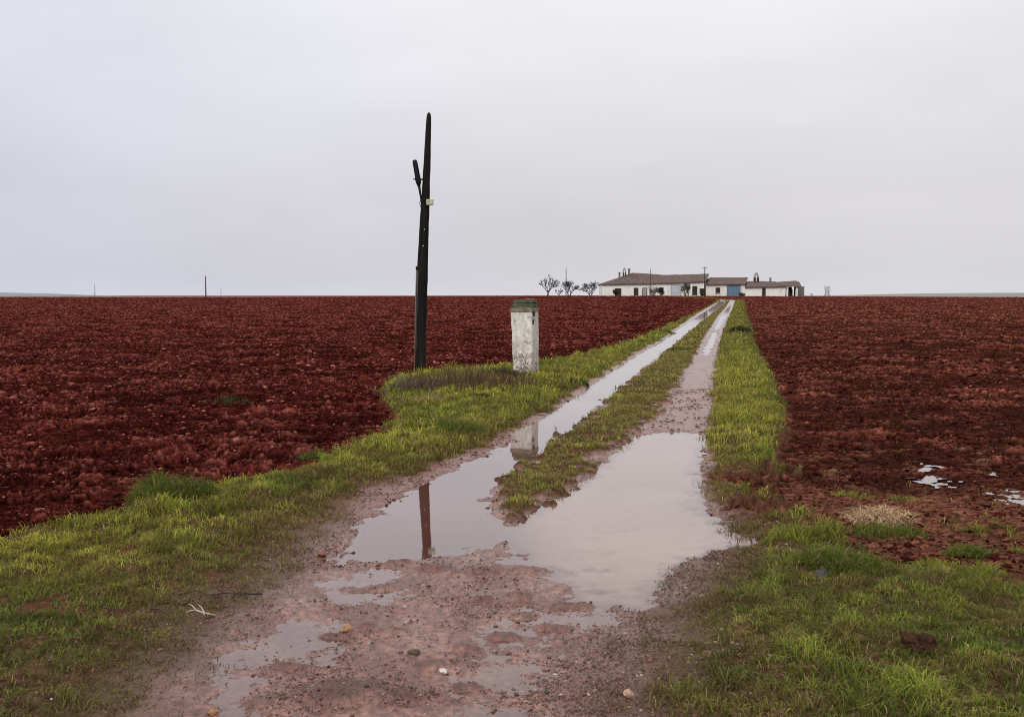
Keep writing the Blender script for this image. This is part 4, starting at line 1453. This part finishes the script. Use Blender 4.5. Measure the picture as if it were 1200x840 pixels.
def end_shed():
    Y = YF - .1
    x0 = at(921.6, 340, Y).x; x1 = at(938.4, 340, Y).x
    rp = Vector(((x0 + x1) / 2, Y, base((x0 + x1) / 2, Y)))
    root = empty('open_shed', rp)
    tag(root, 'open fronted shed with dark interior at the right end of the farm', 'shed')
    zb = rp.z - .4

    def P(px, py, dy=0.0):
        return at(px, py, Y + dy) - rp
    mb = MB()
    A, B = P(914, 334.6, -.4), P(938.6, 335.4, -.4)
    r0, r1 = P(911.5, 330.4, 3), P(932.4, 328.9, 3)
    r2 = P(936.6, 330.2, 3)
    c0, c1 = P(914, 334.6, 6.5), P(939.2, 335.2, 6.5)
    m1 = P(931, 332.0, 1.0); 
    for dz in (0, -.15):
        o = len(mb.v)
        mb.v += [p + Vector((0, 0, dz)) for p in (A, B, r0, r1, r2, c0, c1)]
        mb.f += [(o, o + 1, o + 4, o + 3, o + 2), (o + 2, o + 3, o + 4, o + 6, o + 5)]
    for a, b in ((0, 1), (1, 4), (4, 6), (6, 5), (5, 2), (2, 0)):
        mb.f.append((a, b, b + 7, a + 7))
    mb.build('roof', M_tile, root)
    H = P(925, 335.4).z - .1
    z0 = zb - rp.z

    def post(px0, px1, mat, dy, dep, nm):
        a, b = P(px0, 340), P(px1, 340)
        MB().box(Vector(((a.x + b.x) / 2, dy, (H + z0) / 2)), (b.x - a.x, dep, H - z0)).build(nm, mat, root)
    post(921.7, 923.6, M_white_wall, .15, .5, 'post')
    post(932.6, 935.0, M_white_wall, .15, .5, 'post')
    post(923.7, 932.5, M_door, 3.0, .2, 'back_wall')
    post(935.1, 938.3, M_chim, .2, 5.8, 'side_wall')
    rnd = random.Random(3)
    for i in range(4):
        a = P(924.4 + i * 2.1, 340)
        MB().box(Vector((a.x, .8 + .3 * i, z0 + .75)), (.16 + .1 * rnd.random(), .25, 1.9 + rnd.random() * .5), .3 * i).build('timber', M_frame, root)


end_shed()


# ------------------------------------------------------------------ trees
def bare_tree(label, px, py_base, py_top, wpx, Y, seed, lean=0.0, depth=5, split=2, group='bare trees beside the farm', forks=1, cat='tree', r0=None):
    b = at(px, py_base, Y)
    z = float(base(b.x, Y)) - .1
    root = empty('bare_tree', (b.x, Y, z))
    tag(root, label, cat, group)
    H = at(px, py_top, Y).z - z
    W = wpx * Y / F
    rnd = random.Random(seed)
    tr = MB(); cr = MB()
    r0 = r0 or .036 * H
    for k in range(forks):
        d = Vector((lean + (k - (forks - 1) / 2) * .5, rnd.uniform(-.1, .1), 1)).normalized()
        p0 = Vector(((k - (forks - 1) / 2) * .3, 0, 0))
        p1 = p0 + d * H * .22
        tr.tube([p0 - Vector((0, 0, .2)), p0.lerp(p1, .5) + Vector((.03, 0, 0)), p1], [r0 * 1.1, r0 * .85, r0 * .7], 8)
        for j in range(5 if forks == 1 else 4):
            a = 2 * math.pi * (j + rnd.random() * .6) / 4
            dd = Vector((math.cos(a) * W / H * .95, math.sin(a) * .7, .95)).normalized()
            branchy(cr, p1 - d * H * .08 * rnd.random(), dd, H * .19, r0 * .55, depth, rnd, split, .75, 5, .019)
    # keep the twigs inside the height seen
    zmax = max(v.z for v in cr.v) ; xw = max(abs(v.x) for v in cr.v)
    kz = (H - H * .16) / (zmax - H * .16)
    for v in cr.v:
        v.z = H * .16 + (v.z - H * .16) * kz
        v.x *= (W / 2) / xw * 1.12
    tr.build('trunk', M_bark, root, True)
    cr.build('crown', M_twig, root, True)
    return root


bare_tree('leafless round crowned tree standing alone, leftmost of the trees by the farm', 642, 347.5, 320.6, 27, 206, 5)
bare_tree('leafless spindly tree around a thin mast, second from the left', 667, 347.5, 326.5, 23, 208, 8, 0, 5, 2, 'bare trees beside the farm', 2)
bare_tree('low spreading leafless tree nearest the farmhouse gable', 692, 347.8, 328.0, 28, 206, 13, 0, 5, 2, 'bare trees beside the farm', 2)
bare_tree('small leafless bush between the first two bare trees', 655, 348, 338, 9, 205, 15, 0, 3, 2, 'bare trees beside the farm')
bare_tree('bare grey sapling in front of the farmhouse windows', 767, 347.6, 335.8, 10, 209, 21, 0, 4, 2, 'saplings before the farmhouse')
bare_tree('twiggy sapling against the grey blue shuttered door', 805, 347.2, 330.2, 12, 209, 25, 0, 5, 2, 'saplings before the farmhouse', 2)
bare_tree('pair of bare upright saplings standing right of the farm', 969, 348.3, 334.8, 7, 214, 33, 0, 4, 1, None, 3)
bare_tree('tiny faint bare sapling just right of the shed', 951, 348.3, 343, 4, 216, 37, 0, 3, 1, None, 1)


def leafy(name, label, px, py, wpx, hpx, Y, n, c1, c2, cat='shrub', trunk=True):
    b = at(px, py, Y)
    k = Y / F
    root = empty(name, (b.x, Y, float(base(b.x, Y)) - .05))
    tag(root, label, cat)
    w, h = wpx * k, hpx * k
    # leaf clusters in a handful of clumps
    nc = 9
    cx = rng.normal(0, w * .27, nc); cy = rng.normal(0, w * .2, nc); cz = h * (.35 + .5 * rng.uniform(0, 1, nc))
    j = rng.integers(0, nc, n)
    x = cx[j] + rng.normal(0, w * .10, n); y = cy[j] + rng.normal(0, w * .11, n); z = np.clip(cz[j] + rng.normal(0, h * .12, n), h * .08, h)
    s = rng.uniform(.05, .13, n)
    a = rng.uniform(0, 2 * np.pi, n); t = rng.uniform(-1, 1, n)
    V = np.empty((n, 4, 3), np.float32)
    for q, (sx, sz) in enumerate(((-1, -1), (1, -1), (1, 1), (-1, 1))):
        V[:, q] = np.stack([x + np.cos(a) * s * sx + t * s * sz * .5, y + np.sin(a) * s * sx, z + s * sz * .8], -1)
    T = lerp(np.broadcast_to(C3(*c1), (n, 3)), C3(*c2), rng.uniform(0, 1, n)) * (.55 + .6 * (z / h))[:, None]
    Fq = np.arange(n * 4).reshape(n, 4)
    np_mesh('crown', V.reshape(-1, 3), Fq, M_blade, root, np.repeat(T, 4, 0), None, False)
    mb = MB()
    for q in range(4):
        mb.tube([Vector((q * .05 - .1, 0, -.1)), Vector((cx[q] * .5, cy[q] * .5, h * .3)), Vector((cx[q], cy[q], cz[q]))], [.07, .05, .025], 6)
    mb.build('trunk', M_bark, root, True)


leafy('shrub', 'dark rounded shrub beside the leftmost farmhouse door', 721.5, 347.6, 6.5, 8, 211, 500, (.03, .03, .02), (.07, .065, .045))
leafy('small_tree', 'grey green small tree in front of the farmhouse middle', 765, 347.6, 12, 11.5, 210.5, 300, (.36, .35, .29), (.55, .53, .46), 'tree')
leafy('shrub', 'dark leaning shrub under the farmhouse middle window', 774.5, 347.4, 6.5, 9.5, 210, 240, (.022, .022, .02), (.06, .058, .05))
leafy('small_tree', 'olive grey small tree beside the grey blue shutters', 803, 347.2, 11, 15, 210.2, 300, (.32, .32, .25), (.50, .49, .40), 'tree')
leafy('shrub', 'small dark shrub at the right corner of the farmhouse', 822.5, 346.6, 5, 6, 210, 260, (.03, .028, .024), (.07, .065, .055))
leafy('shrub', 'low olive bush on the bank before the outbuilding', 869.5, 350.5, 5, 4.2, 200, 260, (.07, .065, .03), (.14, .12, .06))


# ------------------------------------------------------------------ far poles and mast
def far_pole(label, px, py0, py1, Y, r, arm=.0, name='utility_pole', group=None, mat=None):
    b = at(px, py0, Y); t = at(px, py1, Y)
    z = min(b.z, float(base(b.x, Y))) - .3
    root = empty(name, (b.x, Y, z))
    tag(root, label, 'pole', group)
    H = t.z - z
    mat = mat or M_bark
    MB().tube([(0, 0, 0), (0, 0, H * .5), (0, 0, H)], [r, r * .85, r * .65], 10).build('shaft', mat, root, True)
    if arm:
        MB().box((0, -.06, H - .35), (arm, .10, .12)).build('crossarm', mat, root)
        for s in (-1, 1):
            MB().tube([(s * arm * .42, -.06, H - .29), (s * arm * .42, -.06, H - .05)], [.045, .035], 6).build('insulator', M_greydoor, root)
    return root


far_pole('thin dark pole standing in front of the farmhouse left half', 761.8, 347.6, 315.2, 209, .10)
far_pole('dark pole at the right corner of the farmhouse', 825.6, 346.8, 312.4, 211, .13, 1.0)
far_pole('slim mast rising out of the bare trees left of the farm', 663.3, 348, 313.8, 209, .10, 0, 'mast')
far_pole('lone dark pole on the horizon beyond the left field', 241.3, 349, 323.3, 330, .22)
M_faint = mat_noise('hazy_pole', (.33, .33, .36), (.40, .40, .43), 2, .9)  # pale colour carries the haze in front of the far poles
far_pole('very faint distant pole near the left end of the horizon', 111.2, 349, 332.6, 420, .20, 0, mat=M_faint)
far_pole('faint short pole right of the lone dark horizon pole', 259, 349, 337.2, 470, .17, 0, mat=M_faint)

# ------------------------------------------------------------------ light and sky
SUN_EL, SUN_AZ = math.radians(42), math.radians(-150)
w = bpy.data.worlds.new('World'); scene.world = w
w.use_nodes = True
nt = w.node_tree
for n_ in list(nt.nodes):
    nt.nodes.remove(n_)
N = nt.nodes.new; L = nt.links.new
out = N('ShaderNodeOutputWorld'); bg = N('ShaderNodeBackground')
sky = N('ShaderNodeTexSky'); sky.sky_type = 'NISHITA'; sky.sun_disc = False
sky.sun_elevation = SUN_EL; sky.sun_rotation = SUN_AZ
sky.air_density = 1.0; sky.dust_density = 5.0
tc = N('ShaderNodeTexCoord'); sep = N('ShaderNodeSeparateXYZ')
L(tc.outputs['Generated'], sep.inputs[0])
ramp = N('ShaderNodeValToRGB')
els = ramp.color_ramp.elements
els[0].position = 0.0; els[0].color = (.74, .735, .775, 1)
els[1].position = 1.0; els[1].color = (1.15, 1.13, 1.13, 1)
for pos, c in ((.02, (.72, .705, .74)), (.10, (.725, .705, .735)), (.20, (.83, .815, .84)), (.32, (.96, .945, .96)), (.55, (1.10, 1.09, 1.09))):
    e = els.new(pos); e.color = (*c, 1)
L(sep.outputs['Z'], ramp.inputs[0])
# soft broad banks of cloud
mp = N('ShaderNodeMapping'); mp.inputs['Scale'].default_value = (1.0, 1.0, 3.2)
L(tc.outputs['Generated'], mp.inputs[0])
nz = N('ShaderNodeTexNoise'); nz.inputs['Scale'].default_value = 2.1; nz.inputs['Detail'].default_value = 4; nz.inputs['Roughness'].default_value = .5
L(mp.outputs[0], nz.inputs['Vector'])
mr = N('ShaderNodeMapRange'); mr.inputs[1].default_value = .3; mr.inputs[2].default_value = .7; mr.inputs[3].default_value = .935; mr.inputs[4].default_value = 1.075
L(nz.outputs['Fac'], mr.inputs[0])
mx = N('ShaderNodeMix'); mx.data_type = 'RGBA'; mx.blend_type = 'MULTIPLY'; mx.inputs[0].default_value = 1
L(ramp.outputs[0], mx.inputs[6]); L(mr.outputs[0], mx.inputs[7])
# warm grey towards the middle, bluer to the left
mrx = N('ShaderNodeMapRange'); mrx.inputs[1].default_value = -.55; mrx.inputs[2].default_value = .10; mrx.inputs[3].default_value = 1; mrx.inputs[4].default_value = 0
L(sep.outputs['X'], mrx.inputs[0])
tl_ = N('ShaderNodeMix'); tl_.data_type = 'RGBA'; tl_.blend_type = 'MULTIPLY'
L(mrx.outputs[0], tl_.inputs[0]); L(mx.outputs[2], tl_.inputs[6]); tl_.inputs[7].default_value = (.90, .93, 1.015, 1)
# the clear-sky light that comes through the cloud deck
sc = N('ShaderNodeMix'); sc.data_type = 'RGBA'; sc.blend_type = 'MIX'; sc.inputs[0].default_value = .06
skm = N('ShaderNodeMix'); skm.data_type = 'RGBA'; skm.blend_type = 'MULTIPLY'; skm.inputs[0].default_value = 1; skm.inputs[7].default_value = (.1, .1, .1, 1)
L(sky.outputs[0], skm.inputs[6])
L(tl_.outputs[2], sc.inputs[6]); L(skm.outputs[2], sc.inputs[7])
L(sc.outputs[2], bg.inputs['Color']); bg.inputs['Strength'].default_value = 1.0
L(bg.outputs[0], out.inputs[0])

sd = bpy.data.lights.new('sun', 'SUN'); sd.energy = 1.5; sd.angle = math.radians(30); sd.color = (1, .96, .91)
so = bpy.data.objects.new('sun', sd); col.objects.link(so)
dirv = Vector((math.sin(SUN_AZ) * math.cos(SUN_EL), math.cos(SUN_AZ) * math.cos(SUN_EL), math.sin(SUN_EL)))
so.rotation_euler = dirv.to_track_quat('Z', 'Y').to_euler()

scene.view_settings.view_transform = 'Standard'
scene.view_settings.look = 'None'
scene.view_settings.exposure = 0
scene.render.film_transparent = False
scene.cycles.max_bounces = 6
scene.cycles.use_denoising = True
scene.cycles.denoising_prefilter = 'ACCURATE'
scene.cycles.filter_width = 1.0
